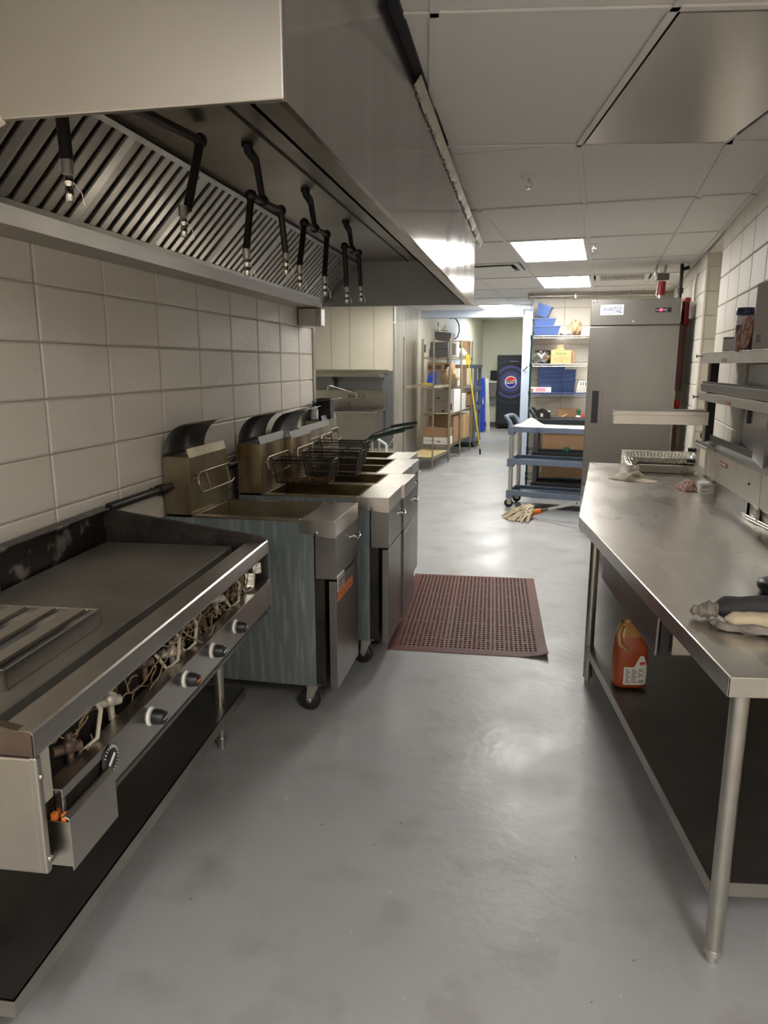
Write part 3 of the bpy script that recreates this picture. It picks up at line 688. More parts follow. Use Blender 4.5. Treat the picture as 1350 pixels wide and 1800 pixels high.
# spare baffle filter lying on the griddle
bf = thing('baffle_filter', 'loose steel hood filter lying flat on the near end of the griddle', 'filter', (-1.035, 1.205, .936), R(4))
L2, W2, H2 = .385, .50, .045
MB().box(-W2, 0, 0, .006, 0, H2).box(-W2, 0, L2 - .006, L2, 0, H2).box(-.006, 0, 0, L2, 0, H2).box(-W2, -W2 + .006, 0, L2, 0, H2).build('frame', 'steel', bf, bevel=.001)
for k in range(6):
    x0 = -.03 - k * .082
    MB().sheet([(x0, .006, H2 - .004), (x0 - .008, .006, H2 - .0005), (x0 - .045, .006, H2 - .0005), (x0 - .053, .006, H2 - .012)], (0, L2 - .012, 0), (0, 0, -.002), smooth=False).build('baffle', 'steel', bf)
    MB().sheet([(x0 + .012, .006, .022), (x0 + .004, .006, .008), (x0 - .022, .006, .008), (x0 - .030, .006, .022)], (0, L2 - .012, 0), (0, 0, -.002), smooth=False).build('lower_baffle', 'steel_dark', bf)

# gas pipe along the wall behind the griddle and fryers
gp = thing('gas_pipe', 'black gas pipe along the block wall behind the griddle and fryers', 'pipe', (-1.56, 2.45, 1.06))
MB().cyl((0, 0, .0), (0, 2.75, 0), .018, 12).build('pipe', 'black_pipe', gp)
for y in (.38, 1.0, 1.9): MB().cyl((0, y, 0), (0, y + .05, 0), .024, 12).cyl((0, y + .02, 0), (-.06, y + .02, 0), .008, 8).build('fitting', 'black_pipe', gp)

# ================================================================= FRYERS
def fryer(label, x0, y0, w, D=.79, tank_m='tank', flue_m='steel_yellow', side_m='galv', hz=1.19, tanks=1, sticker=False, deflect=(.0, 1.), lip=True, hang='wire_brown'):
    t = thing('deep_fryer', label, 'fryer', (x0, y0, 0))
    Z0, Z1 = .15, .93
    MB().box(.0, D - .10, 0, .004, Z0, Z1 - .01).build('side_panel', side_m, t)
    MB().box(.0, D - .10, w - .004, w, Z0, Z1 - .01).build('side_panel', side_m, t)
    MB().box(0, D - .08, .004, w - .004, Z0, Z0 + .01).box(0, .006, .004, w - .004, Z0, Z1).build('cabinet', 'steel_dark', t)
    # tank rims and open tanks
    tw = (w - .05) / tanks
    a, c = .15, D - .17
    for k in range(tanks):
        p, q = .025 + k * tw + .012, .025 + (k + 1) * tw - .012
        MB().box(a, c, p, p + .004, .72, Z1).box(a, c, q - .004, q, .72, Z1).box(a, a + .004, p, q, .72, Z1).box(c - .004, c, p, q, .72, Z1).box(a, c, p, q, .72, .725).build('tank', tank_m, t)
    rim = MB(); rim.box(.13, c + .004, 0, .037, Z1 - .012, Z1); rim.box(.13, c + .004, w - .037, w, Z1 - .012, Z1); rim.box(.13, a, .037, w - .037, Z1 - .012, Z1)
    for k in range(1, tanks): rim.box(a, c, .025 + k * tw - .012, .025 + k * tw + .012, Z1 - .012, Z1)
    rim.build('tank_rim', flue_m if flue_m != 'steel_greasy' else 'steel_yellow', t, bevel=.002)
    # front ledge cap, upper front panel, gap and door
    MB().ext([(D - .165, -.004, Z1), (D + .002, -.004, Z1 + .002), (D + .002, -.004, Z1 - .075), (D - .03, -.004, Z1 - .075) , (D - .165, -.004, Z1 - .055)], (0, w + .008, 0)).build('front_ledge', 'steel_top', t, bevel=.004)
    MB().box(D - .095, D, 0, w, .665, Z1 - .06).build('front_panel', 'steel_fridge', t, bevel=.002)
    MB().box(D - .10, D - .055, .006, w - .006, Z0, .665).build('inner_front', 'iron_black', t)
    dr_ = MB().box(D - .035, D, .003, w - .003, Z0 - .01, .655).build('door', 'steel_fridge', t, bevel=.002)
    MB().cyl((D - .07, .03, Z0), (D - .07, .03, .66), .006, 8).build('hinge_rod', 'alu', t)
    yh = w * .60
    MB().tube([(D, yh, .80), (D + .022, yh + .004, .808), (D + .034, yh + .012, .79), (D + .034, yh + .085, .79), (D + .022, yh + .093, .808), (D, yh + .097, .80)], .0042, 8).build('handle', 'chrome', t)
    MB().lathe([(0, 0), (.009, 0), (.007, .006), (0, .006)], (0, 0, 0), 10, 'y').build('bolt', 'chrome', t).location = (D - .085, -.010, Z1 - .055)
    if sticker:
        np = MB().box(D, D + .006, .012, .130, .605, .675).build('name_plate', 'alu', t, bevel=.002)
        MB().box(D + .006, D + .007, .03, .115, .645, .650).box(D + .006, D + .007, .03, .09, .628, .631).build('lettering', 'ink', np)
        stk = MB().box(D, D + .0012, .025, .30, .555, .60).build('warning_sticker', 'orange', t)
        ll = MB()
        for k in range(9): ll.box(D + .0012, D + .0016, .04 + k * .027, .058 + k * .027, .566 + .012 * (k % 2), .572 + .012 * (k % 2))
        ll.build('lettering', 'brown_steel', stk)
    # flue box
    fb = MB().box(0, .128, 0, w, Z1, hz); fb.build('flue_box', flue_m, t, bevel=.002)
    if lip: MB().obox((.121, w / 2, hz + .018), (.004, w * .97, .042), 0, 0, R(-16)).box(.0, .12, .004, w - .004, hz - .002, hz + .003).build('flue_lip', 'steel_yellow' if sticker else 'steel_dark', t)
    if deflect:
        pr = []
        for k in range(11):
            q = R(90 * k / 10); pr.append((.006 + .125 * (1 - math.cos(q)), deflect[0] * w, hz + .150 * math.sin(q) + .0))
        pr.append((.175, deflect[0] * w, hz + .156))
        MB().sheet(pr, (0, (deflect[1] - deflect[0]) * w, 0), (.0015, 0, -.0025)).build('flue_deflector', 'steel_dark', t)
    # basket hanger
    hx = .150; h = MB()
    for k in range(tanks):
        y_a, y_b = .03 + k * w / tanks, w / tanks - .02 + k * w / tanks
        h.tube([(.128, y_a + .02, 1.10), (hx, y_a, 1.112), (hx + .016, y_a, 1.04), (hx + .016, y_a + .02, 1.028), (hx + .016, y_b - .02, 1.028), (hx + .016, y_b + .012, 1.040)], .004, 7)
        h.tube([(hx + .004, y_a - .0, 1.10), (hx, y_a + .03, 1.118), (hx, y_b - .01, 1.118), (hx + .003, y_b + .008, 1.106)], .004, 7)
        for q in (.25, .86): h.tube([(hx, y_a + (y_b - y_a) * q, 1.118), (hx + .016, y_a + (y_b - y_a) * q + .012, 1.03)], .0035, 6)
        h.cyl((.128, y_a + .02, 1.09), (hx, y_a + .02, 1.09), .009, 8).cyl((.128, y_b - .02, 1.09), (hx, y_b - .02, 1.09), .009, 8)
    h.build('basket_hanger', hang, t)
    for (cx, cy_) in ((D - .13, .065), (D - .13, w - .065), (.07, .065), (.07, w - .065)):
        cs = MB().box(cx - .03, cx + .03, cy_ - .03, cy_ + .03, .135, .150).ext([(cx - .034, cy_ - .022, .055), (cx - .015, cy_ - .022, .040), (cx + .028, cy_ - .022, .138), (cx - .028, cy_ - .022, .138)], (0, .004, 0)).ext([(cx - .034, cy_ + .018, .055), (cx - .015, cy_ + .018, .040), (cx + .028, cy_ + .018, .138), (cx - .028, cy_ + .018, .138)], (0, .004, 0)).build('caster', 'alu', t)
        MB().lathe([(0, -.016), (.044, -.016), (.0505, -.010), (.0505, .010), (.044, .016), (0, .016)], (cx - .022, cy_, .051), 24, 'y').build('wheel', 'rubber', cs)
        MB().cyl((cx - .022, cy_ - .026, .052), (cx - .022, cy_ + .026, .052), .008, 8).build('axle', 'chrome', cs)
    return t
f1 = fryer('nearest deep fryer beside the griddle, grey galvanised side and orange sticker on the door', -1.595, 2.945, .42, .80, sticker=True, flue_m='steel_yellow', tank_m='steel_yellow')
f2 = fryer('second deep fryer from the griddle, blackened back box and a basket with crumbs', -1.48, 3.53, .405, .81, flue_m='steel_greasy')
f3 = fryer('third deep fryer from the griddle, narrow with a rust brown flue box', -1.45, 3.945, .40, .79, flue_m='steel_greasy', hz=1.18)
f4 = fryer('double tank deep fryer set back behind the third fryer', -1.525, 4.355, .71, .78, flue_m='steel_yellow', tanks=2, hz=1.17, deflect=(.02, .45))
f5 = fryer('farthest deep fryer, next to the sink', -1.585, 5.075, .40, .77, flue_m='steel_yellow', hz=1.19)

# ---- fry baskets
def basket(label, x0, y0, z0, L=.32, W=.16, Hh=.12, tilt=0., hl=.42, rise=.20, crumbs=False, hdy=0.):
    t = thing('fry_basket', label, 'basket', (x0, y0, z0), 0)
    t.rotation_euler = (0, tilt, 0)
    tp = [(0, 0, Hh), (L, 0, Hh), (L, W, Hh), (0, W, Hh)]; s = .02
    bt = [(s, s / 2, 0), (L - s, s / 2, 0), (L - s, W - s / 2, 0), (s, W - s / 2, 0)]
    fr = MB().tube(tp, .0038, 7, closed=True).tube(bt, .0022, 6, closed=True).tube([(a[0], a[1], Hh - .015) for a in tp], .002, 5, closed=True)
    for a, c in zip(tp, bt): fr.cyl(a, c, .003, 6)
    fr.build('frame', 'wire_dark', t)
    ms = MB()
    def ln(a, c): ms.tube([a, c], .0008, 3, caps=False)
    def lp(a, c, u): return tuple(a[i] + (c[i] - a[i]) * u for i in range(3))
    for k in range(4):
        A, B, C, Dd = bt[k], bt[(k + 1) % 4], tp[(k + 1) % 4], tp[k]
        n = int((L if k % 2 == 0 else W) / .0085)
        for i in range(1, n): ln(lp(A, B, i / n), lp(Dd, C, i / n))
        for i in range(1, 14): ln(lp(A, Dd, i / 14), lp(B, C, i / 14))
    for i in range(1, 36): ln(lp(bt[0], bt[1], i / 36), lp(bt[3], bt[2], i / 36))
    for i in range(1, 18): ln(lp(bt[0], bt[3], i / 18), lp(bt[1], bt[2], i / 18))
    ms.build('wire_mesh', 'wire_dark', t, kind='stuff')
    hd = MB(); e = (L + hl, W / 2 + hdy, Hh + rise)
    for yy in (W * .15, W * .85):
        hd.tube([(L - .002, yy, .03), (L + .012, yy, Hh + .01), (L + .045, yy * .6 + W * .2, Hh + .05), (L + hl * .55, W / 2 + hdy * .5 + (.008 if yy > W / 2 else -.008), Hh + .05 + rise * .45), (e[0], e[1] + (.008 if yy > W / 2 else -.008), e[2])], .0036, 7)
    h_ = hd.build('handle', 'wire_dark', t)
    k0 = .45
    p = [(L + hl * (.40 + .6 * u), W / 2 + hdy * (.4 + .6 * u), Hh + .035 + rise * (.26 + .62 * u) + .0) for u in (0, .5, 1)]
    MB().tube([(L + hl * .5, W / 2 + hdy * .5, Hh + .05 + rise * .40), (L + hl * .8, W / 2 + hdy * .8, Hh + .02 + rise * .77), (e[0] + .004, e[1], e[2])], [.010, .0105, .009], 8).build('grip', 'green_grip', h_)
    if crumbs:
        cm = MB(); rr = random.Random(5)
        for k in range(260):
            u, v = rr.random() ** .8, rr.random(); x = s + .01 + (L - 2 * s - .02) * u
            blob(cm, (x, .015 + (W - .03) * v, .004 + rr.random() * .022 * u), (rr.uniform(.003, .008), rr.uniform(.003, .008), rr.uniform(.002, .005)), 5, 4)
        cm.build('fried_crumbs', 'crumbs', t, kind='stuff')
    return t
basket('wire fry basket with fried crumbs at its bottom, hung on the second fryer', -1.300, 3.56, .985, crumbs=True, L=.315, hl=.36, rise=.155, hdy=.08)
basket('empty wire fry basket on the third fryer, right behind the crumb basket', -1.27, 3.98, .965, L=.335, hl=.30, rise=.145, Hh=.135, hdy=.05)
basket('empty wire fry basket on the double fryer, farthest of the three', -1.34, 4.45, .975, L=.33, hl=.33, rise=.13, Hh=.13)
bt_ = thing('spray_bottle', 'small white bottle with a violet cap standing on the farthest fryer', 'bottle', (-1.545, 5.17, 1.197))
MB().lathe([(0, 0), (.028, 0), (.03, .006), (.03, .07), (.014, .1), (.012, .12), (0, .12)], n=16).build('body', 'white', bt_)
MB().lathe([(.016, .10), (.016, .135), (0, .138)], n=14).build('cap', 'plastic_blue', bt_)
bx_ = thing('plastic_bin', 'small black plastic bin on top of the farthest fryer', 'bin', (-1.50, 5.29, 1.197))
MB().box(-.05, .06, -.05, .05, 0, .006).box(-.05, .06, -.05, -.045, 0, .15).box(-.05, .06, .045, .05, 0, .15).box(-.05, -.045, -.045, .045, 0, .15).box(.055, .06, -.045, .045, 0, .15).build('body', 'black', bx_)
for k in range(4): MB().box(-.052, .062, -.052, .052, .03 + .03 * k, .036 + .03 * k).build('rib', 'black', bx_)

# ================================================================= WORK TABLE
TZ = .86
P3, P2, P1 = (.509, 1.746), (.281, 3.596), (.497, 5.669)
B1, B2, B3 = (1.255, 5.59), (1.083, 3.69), (1.325, 1.85)
wt = thing('work_table', 'long stainless work table on the right with a bend in its front edge', 'table', (.8, 3.5, 0))
poly = [P3, B3, B2, B1, P1, P2]
MB().prism(poly, TZ - .006, TZ).build('tabletop', 'steel_top', wt, bevel=.002, **W_)
lip = MB()
for a, c in ((P3, P2), (P2, P1), (P1, B1), (B3, P3)):
    A, C = Vector((*a, 0)), Vector((*c, 0)); d = (C - A).normalized(); n = Vector((d.y, -d.x, 0)) * .003
    if (A + n - Vector((.8, 3.5, 0))).length < (A - n - Vector((.8, 3.5, 0))).length: n = -n
    q = [A, C, C - n * 6, A - n * 6]
    lip.prism([(p.x, p.y) for p in (A + n, C + n, C, A)], TZ - .052, TZ + .0005)
    lip.prism([(p.x, p.y) for p in q], TZ - .052, TZ - .048)
lip.build('rolled_edge', 'steel_leg', wt, bevel=.002, **W_)
bs = MB()
for a, c in ((B3, B2), (B2, B1)):
    A, C = Vector((*a, 0)), Vector((*c, 0)); d = (C - A).normalized(); n = Vector((d.y, -d.x, 0))
    bs.prism([(p.x, p.y) for p in (A, C, C + n * .012, A + n * .012)], TZ - .02, TZ + .045)
    bs.tube([A + Vector((0, 0, TZ + .012)) - n * .006, C + Vector((0, 0, TZ + .012)) - n * .006], .012, 8)
bs.build('back_upstand', 'steel_leg', wt, **W_)
S = [(.552, 1.875), (1.27, 1.97), (1.03, 3.68), (1.20, 5.50), (.54, 5.56), (.345, 3.60)]
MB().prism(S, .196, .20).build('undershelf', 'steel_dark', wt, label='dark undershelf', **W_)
e = MB()
for k in (0, 4, 5):
    A, C = Vector((*S[k], 0)), Vector((*S[(k + 1) % 6], 0)); d = (C - A).normalized(); n = Vector((d.y, -d.x, 0)) * .003
    e.prism([(p.x, p.y) for p in (A, C, C + n, A + n)], .158, .2005)
e.build('shelf_edge', 'steel', wt, **W_)
for (x, y) in ((.557, 1.815), (.362, 3.575), (1.26, 1.93), (1.02, 3.62), (.56, 5.52), (1.19, 5.46)):
    lg = MB().cyl((x, y, .04), (x, y, TZ - .01), .0225, 20).build('leg', 'steel_leg', wt, **W_)
    MB().cyl((x, y, TZ - .062), (x, y, TZ - .05), .027, 20).build('socket', 'alu', lg, **W_)
    MB().cyl((x, y, .0), (x, y, .03), .015, 12).cyl((x, y, .028), (x, y, .045), .0235, 16).build('foot', 'alu', lg, **W_)
# drawer hanging askew below the front edge
da = Vector((.447, 2.335, 0)); dd = Vector((.352, 3.06, 0)) - da; dl_ = dd.length; dd.normalize(); dn = Vector((dd.y, -dd.x, 0))
def dq(u, o, z): p = da + dd * u + dn * o; return (p.x, p.y, z)
MB().ext([dq(0, 0, .815), dq(dl_, -.004, .806), dq(dl_ + .03, .0, .70), dq(0, -.004, .665)], tuple(dn * .006)).ext([dq(0, 0, .815), dq(dl_, 0, .806), dq(dl_, .03, .806), dq(0, .03, .815)], (0, 0, .003)).build('drawer_front', 'steel_fridge', wt, bevel=.001, **W_)
MB().ext([dq(.0, .012, .80), dq(.0, .05, .80), dq(.0, .05, .665), dq(0, .012, .665)], tuple(dd * .02)).build('drawer_slide', 'black', wt, **W_)
MB().ext([dq(-.02, .045, .80), dq(-.02, .45, .80), dq(-.02, .45, .675), dq(-.02, .045, .675)], tuple(dd * .006)).ext([dq(-.02, .045, .675), dq(-.02, .45, .675), dq(.48, .45, .675), dq(.48, .045, .675)], (0, 0, .004)).ext([dq(.48, .045, .80), dq(.48, .45, .80), dq(.48, .45, .675), dq(.48, .045, .675)], tuple(dd * .006)).build('drawer_box', 'dirty_alu', wt, **W_)
MB().ext([dq(dl_ + .02, .05, .80), dq(dl_ + .02, .16, .80), dq(dl_ + .02, .16, .69), dq(dl_ + .02, .05, .69)], tuple(dd * .01)).ext([dq(dl_ + .02, .05, .80), dq(dl_ + .11, .05, .80), dq(dl_ + .11, .05, .66), dq(dl_ + .02, .05, .66)], tuple(dn * .004)).build('drawer_bracket', 'steel_dark', wt, **W_)

# sauce jug on the undershelf
jg = thing('sauce_jug', 'plastic jug part full of orange sauce on the undershelf of the work table', 'bottle', (.492, 3.13, .20), R(8))
def jug(u, v):
    a = 2 * math.pi * u; h = v * .295
    prof = [(0, 0), (.04, .004), (.07, .010), (.074, .03), (.074, .15), (.070, .19), (.058, .235), (.040, .275), (.028, .295)]
    k = v * (len(prof) - 1); i = min(int(k), len(prof) - 2); f = k - i
    r = prof[i][0] + (prof[i + 1][0] - prof[i][0]) * f; z = prof[i][1] + (prof[i + 1][1] - prof[i][1]) * f
    ca, sa = math.cos(a), math.sin(a); e = .62
    cx = math.copysign(abs(ca) ** e, ca); sy_ = math.copysign(abs(sa) ** e, sa)
    bend = .030 * max(0, (z - .19) / .1)
    return (r * cx * 1.0 - bend * .6, r * sy_ * .78, z)
mb = MB().grid(lambda u, v: jug(u, v * .76), 32, 24); mb.build('sauce_body', 'orange_sauce', jg)
MB().grid(lambda u, v: jug(u, .76 + v * .24), 32, 8).build('upper_body', 'bottle_top', jg, label='empty amber upper part')
MB().tube([(-.045, -.02, .285), (-.062, -.035, .25), (-.06, -.05, .21), (-.03, -.06, .185)], [.012, .013, .012, .010], 10).build('grip', 'bottle_top', jg)
MB().cyl((-.018, 0, .29), (-.018, 0, .31), .020, 16).build('cap', 'bottle_top', jg)
lb = MB()
lp = [(-.038, .028), (.058, .022), (.064, .105), (.045, .155), (.030, .160), (.020, .135), (.006, .112), (-.034, .108)]
def jr_(z):
    P_ = [(.070, .010), (.074, .03), (.074, .15), (.070, .19), (.058, .235)]
    for p, q in zip(P_, P_[1:]):
        if z <= q[1]: return p[0] + (q[0] - p[0]) * max(0, (z - p[1]) / (q[1] - p[1]))
    return .058
def onj(x, z, o=.0015):
    rr_ = jr_(z); k_ = min(.98, abs(x) / rr_)
    return (x, -(rr_ * .78) * (1 - k_ ** (2 / .62)) ** (.31) - o, z)
for k in range(24):
    xa, xb = -.038 + .102 * k / 24, -.038 + .102 * (k + 1) / 24
    tp = lambda x: .108 if x < .004 else (.108 + (x - .004) * 2.1 if x < .028 else (.160 - max(0, x - .044) * 2.6))
    za, zb = min(.160, tp(xa)), min(.160, tp(xb)); n_ = 5
    for q in range(n_):
        lb.add([onj(xa, .026 + (za - .026) * q / n_), onj(xb, .026 + (zb - .026) * q / n_), onj(xb, .026 + (zb - .026) * (q + 1) / n_), onj(xa, .026 + (za - .026) * (q + 1) / n_)], [(0, 1, 2, 3)])
lb.build('label_sticker', 'paper_white', jg, fix=False)
li = MB()
for k in range(9):
    zz = .036 + k * .0075
    for (x0, x1) in ((-.030, -.010), (-.005, .020), (.024, .050)):
        if k < 3 and x0 == .024: continue
        li.add([onj(x0, zz, .0022), onj(x1 - .004 * (k % 3), zz, .0022), onj(x1 - .004 * (k % 3), zz + .003, .0022), onj(x0, zz + .003, .0022)], [(0, 1, 2, 3)])
for k in range(8): li.add([onj(.026 + k * .003, .034, .0022), onj(.0275 + k * .003, .034, .0022), onj(.0275 + k * .003, .050, .0022), onj(.026 + k * .003, .050, .0022)], [(0, 1, 2, 3)])
li.build('fine_print', 'ink', jg, fix=False)
el = MB(); el.add([(onj(.040 + .014 * math.cos(q * .5236), .125 + .008 * math.sin(q * .5236), .0024)) for q in range(12)], [list(range(12))]); el.build('emblem', 'red_bright', jg, fix=False)

# oven mitts
def roll(name, pts, r, m, par, sq=.75, n=14, wr=.12):
    mb = MB(); P = [Vector(p) for p in pts]; K = 26
    def at(u):
        k = u * (len(P) - 1); i = min(int(k), len(P) - 2); f = k - i; return P[i].lerp(P[i + 1], f), r[i] + (r[i + 1] - r[i]) * f
    def fn(u, v):
        p, rr_ = at(u); q, _ = at(min(1, u + .02)); p2, _ = at(max(0, u - .02)); d = (q - p2).normalized(); sd = Vector((-d.y, d.x, 0)).normalized()
        a = 2 * math.pi * v; w_ = 1 + wr * math.sin(17 * u + 3 * math.sin(a)) * math.cos(2 * a + 5 * u)
        endk = min(1, .35 + 6 * min(u, 1 - u))
        o = sd * math.cos(a) * rr_ * w_ * endk + Vector((0, 0, 1)) * max(-.98, math.sin(a)) * rr_ * sq * w_ * endk
        return tuple(p + o)
    mb.grid(fn, K, n); e0 = [fn(0, j / n) for j in range(n)]; e1 = [fn(1, j / n) for j in range(n)]
    mb.add(e0, [list(range(n))]); mb.add(e1, [list(range(n))]); return mb.build(name, m, par)
mt = thing('oven_mitt', 'charcoal and cream quilted oven mitt lying near the edge of the work table', 'oven mitt', (.70, 2.09, TZ), R(8))
roll('back', [(-.13, .085, .040), (-.03, .078, .044), (.1, .072, .044), (.26, .075, .042)], [.036, .045, .047, .044], 'mitt_dark', mt)
roll('palm', [(-.12, .02, .028), (-.06, .008, .032), (.06, -.012, .030), (.26, -.035, .028)], [.022, .030, .032, .030], 'mitt_cream', mt)
roll('thumb', [(.0, -.055, .018), (.08, -.075, .020), (.2, -.085, .020)], [.020, .026, .026], 'mitt_cream', mt)
roll('lining', [(-.185, .105, .022), (-.15, .095, .028), (-.11, .088, .034)], [.014, .026, .036], 'mitt_grey', mt, wr=.3)
roll('frayed_edge', [(-.15, .045, .014), (-.13, .005, .012), (-.06, -.03, .014), (.02, -.06, .016)], [.010, .014, .016, .018], 'mitt_grey', mt, wr=.4)
roll('underside', [(-.10, .04, .016), (.05, .02, .016), (.24, .0, .016)], [.022, .03, .03], 'mitt_dark', mt)
pn = thing('pan_lid', 'rounded black object at the right edge of the photo behind the oven mitt', 'pan', (.845, 2.47, TZ))
c = MB(); c.lathe([(0, 0), (.05, 0), (.068, .008), (.075, .022), (.07, .036), (.05, .046), (0, .05)], n=24); c.build('body', 'black', pn)
MB().tube([(.0, 0, .045), (.02, 0, .065), (.06, 0, .065), (.08, 0, .045)], .007, 8).build('handle', 'black', pn)

# cloth, foil pans, boxes
cl = thing('kitchen_cloth', 'crumpled grey cloth with an orange stain in front of the foil pan', 'cloth', (.70, 4.83, TZ), R(-30))
def clf(u, v):
    x = -.14 + .28 * u; y = -.07 + .14 * v; k = math.sin(math.pi * v) ** .7 * (math.sin(math.pi * min(1, u * 1.25 + .06)) ** .8 if u < .75 else .25 * (1 - u) * 4)
    return (x, y * (1 - .5 * max(0, u - .5)), .002 + .042 * max(0, k) * (1 + .25 * math.sin(13 * u + 9 * v)) + .004 * math.sin(40 * v))
MB().grid(clf, 28, 16).build('folded_cloth', 'cloth_grey', cl)
MB().tube([(-.02, -.065, .012), (.0, -.02, .042), (.02, .03, .046), (.05, .06, .02)], [.008, .014, .014, .008], 8).build('fold', 'cloth_grey', cl)
def foilpan(label, loc, rz, L, Wd, Hh, ribs=True, m='foil'):
    t = thing('foil_pan', label, 'pan', loc, rz)
    def rr2(L, Wd, r, n=8):
        p = []
        for (cx, cy, a0) in ((L / 2 - r, Wd / 2 - r, 0), (-L / 2 + r, Wd / 2 - r, 90), (-L / 2 + r, -Wd / 2 + r, 180), (L / 2 - r, -Wd / 2 + r, 270)):
            for k in range(n + 1): q = R(a0 + 90 * k / n); p.append((cx + r * math.cos(q), cy + r * math.sin(q)))
        return p
    def densify(p, st=.012):
        o = []
        for i in range(len(p)):
            a, c_ = p[i], p[(i + 1) % len(p)]; d = math.hypot(c_[0] - a[0], c_[1] - a[1]); n = max(1, int(d / st))
            for k in range(n): o.append((a[0] + (c_[0] - a[0]) * k / n, a[1] + (c_[1] - a[1]) * k / n))
        return o
    top = densify(rr2(L, Wd, .05)); n = len(top)
    kx, ky = (L - .07) / L, (Wd - .07) / Wd
    def ring(s, z, rib):
        return [(p[0] * (1 + (kx - 1) * s) * (1 + (.018 if (i % 2) and rib else 0)), p[1] * (1 + (ky - 1) * s) * (1 + (.018 if (i % 2) and rib else 0)), z) for i, p in enumerate(top)]
    mb = MB(); rings = [ring(-.22, Hh - .003, 0), ring(-.2, Hh, 0), ring(0, Hh, 0), ring(.15, Hh * .85, ribs), ring(.85, Hh * .18, ribs), ring(1, .001, 0)]
    v = [p for rg in rings for p in rg]; f = [(k * n + i, k * n + (i + 1) % n, (k + 1) * n + (i + 1) % n, (k + 1) * n + i) for k in range(len(rings) - 1) for i in range(n)]
    f.append([(len(rings) - 1) * n + i for i in range(n)]); mb.add(v, f)
    mb.build('tray', m, t, fix=False)
    MB().tube([(p[0] * 1.0, p[1], p[2]) for p in rings[0]], .0022, 5, closed=True).build('rolled_rim', 'chrome', t)
    return t
foilpan('upper crumpled foil tray on the far end of the work table', (.945, 5.30, TZ + .050), R(-6), .52, .33, .068)
foilpan('lower ribbed foil tray under the crumpled one', (.975, 5.29, TZ + .003), R(-6), .44, .28, .062)
sp = thing('sheet_pan', 'thin flat metal pan standing behind the foil trays', 'pan', (.98, 5.545, TZ), R(-6))
MB().box(-.27, .22, -.006, .0, .0, .115).box(-.27, .22, -.02, .0, .112, .116).build('panel', 'alu', sp)
gb = thing('glove_box', 'small white carton with black print under the heated shelf', 'box', (1.085, 4.42, TZ), R(-2))
g0 = MB().box(-.075, .075, -.045, .06, 0, .062).build('carton', 'paper_white', gb, bevel=.002)
MB().grid(lambda u, v: (-.04 + .08 * u, -.02 + .05 * v, .0625 + .012 * math.sin(math.pi * u) * math.sin(math.pi * v)), 8, 6).build('tissue', 'white', gb)
ll = MB()
for (x, z_, w_) in ((-.065, .045, .045), (-.065, .038, .03), (.02, .045, .045), (.02, .038, .04), (-.065, .015, .03), (.03, .015, .035)): ll.box(x, x + w_, -.0458, -.045, z_, z_ + .003)
ll.build('lettering', 'ink', g0)
ck = thing('striped_bag', 'red and white striped paper bag lying left of the small white carton', 'bag', (.985, 4.52, TZ), R(10))
MB().grid(lambda u, v: (-.06 + .10 * u, -.07 + .16 * v, .003 + .05 * math.sin(math.pi * u) ** .6 * math.sin(math.pi * v) ** .6 * (1 + .2 * math.sin(9 * u + 7 * v))), 10, 12).build('bag', 'cloth_stripe', ck)

# ================================================================= HEATED SHELF UNIT over the back of the table
hu = thing('heated_shelf_unit', 'stainless heated shelf unit with two shelves along the back of the work table', 'shelf', (1.1, 4.0, TZ))
HXc = 1.05; y0, y1 = 2.55, 4.76
MB().box(HXc, HXc + .012, y0, y1, .962, 1.132).box(HXc, HXc + .10, y1 - .01, y1, .95, 1.132).build('control_panel', 'dirty_alu', hu, bevel=.002, **W_)
MB().ext([(HXc - .003, y0, 1.118), (HXc - .003, y0, 1.140), (HXc + .05, y0, 1.165), (HXc + .05, y0, 1.118)], (0, y1 - y0 + .004, 0)).build('top_edge', 'steel_fridge', hu, **W_)
MB().box(HXc + .026, HXc + .034, y0, y1, 1.13, 1.190).box(HXc + .02, HXc + .05, y1 - .03, y1 + .01, 1.12, 1.182).build('black_guard', 'black', hu, **W_)
MB().box(HXc + .012, HXc + .09, y0, y1, .95, 1.12).build('heater_body', 'steel_dark', hu, **W_)
MB().box(HXc - .006, HXc, 4.46, 4.74, .955, 1.122).build('end_plate', 'alu', hu, bevel=.001, **W_)
MB().box(HXc - .009, HXc - .006, 4.47, 4.60, 1.0, 1.10).build('blank_label', 'ivory', hu, **W_)
for z_ in (1.005, 1.075): MB().cyl((HXc - .005, 4.73, z_), (HXc - .04, 4.76, z_), .014, 10).build('connector', 'black', hu, **W_)
pl = MB().box(HXc - .003, HXc - .001, 4.02, 4.15, 1.062, 1.085).build('nameplate', 'red', hu, **W_)
MB().box(HXc - .004, HXc - .003, 4.035, 4.135, 1.07, 1.077).build('lettering', 'white', pl, **W_)
for (y, z_) in ((4.28, 1.125), (3.62, 1.045), (4.72, .98), (4.47, .98), (4.47, 1.11)): MB().lathe([(0, -.006), (.006, -.006), (.006, 0), (0, 0)], (HXc - .0, y, z_), 8, 'x').build('screw', 'ink', hu, **W_)
MB().prism([(1.075, 3.70), (1.075, 4.32), (1.085, 4.32), (1.085, 3.70)], TZ, .97).box(1.075, 1.17, 3.70, 3.704, TZ, .97).build('riser_panel', 'steel_dark', hu, **W_)
MB().prism([(1.083, 3.69), (1.094, 3.69), (1.25, 2.55), (1.24, 2.55)], TZ, 1.0).build('splash_panel', 'dirty_alu', hu, **W_)
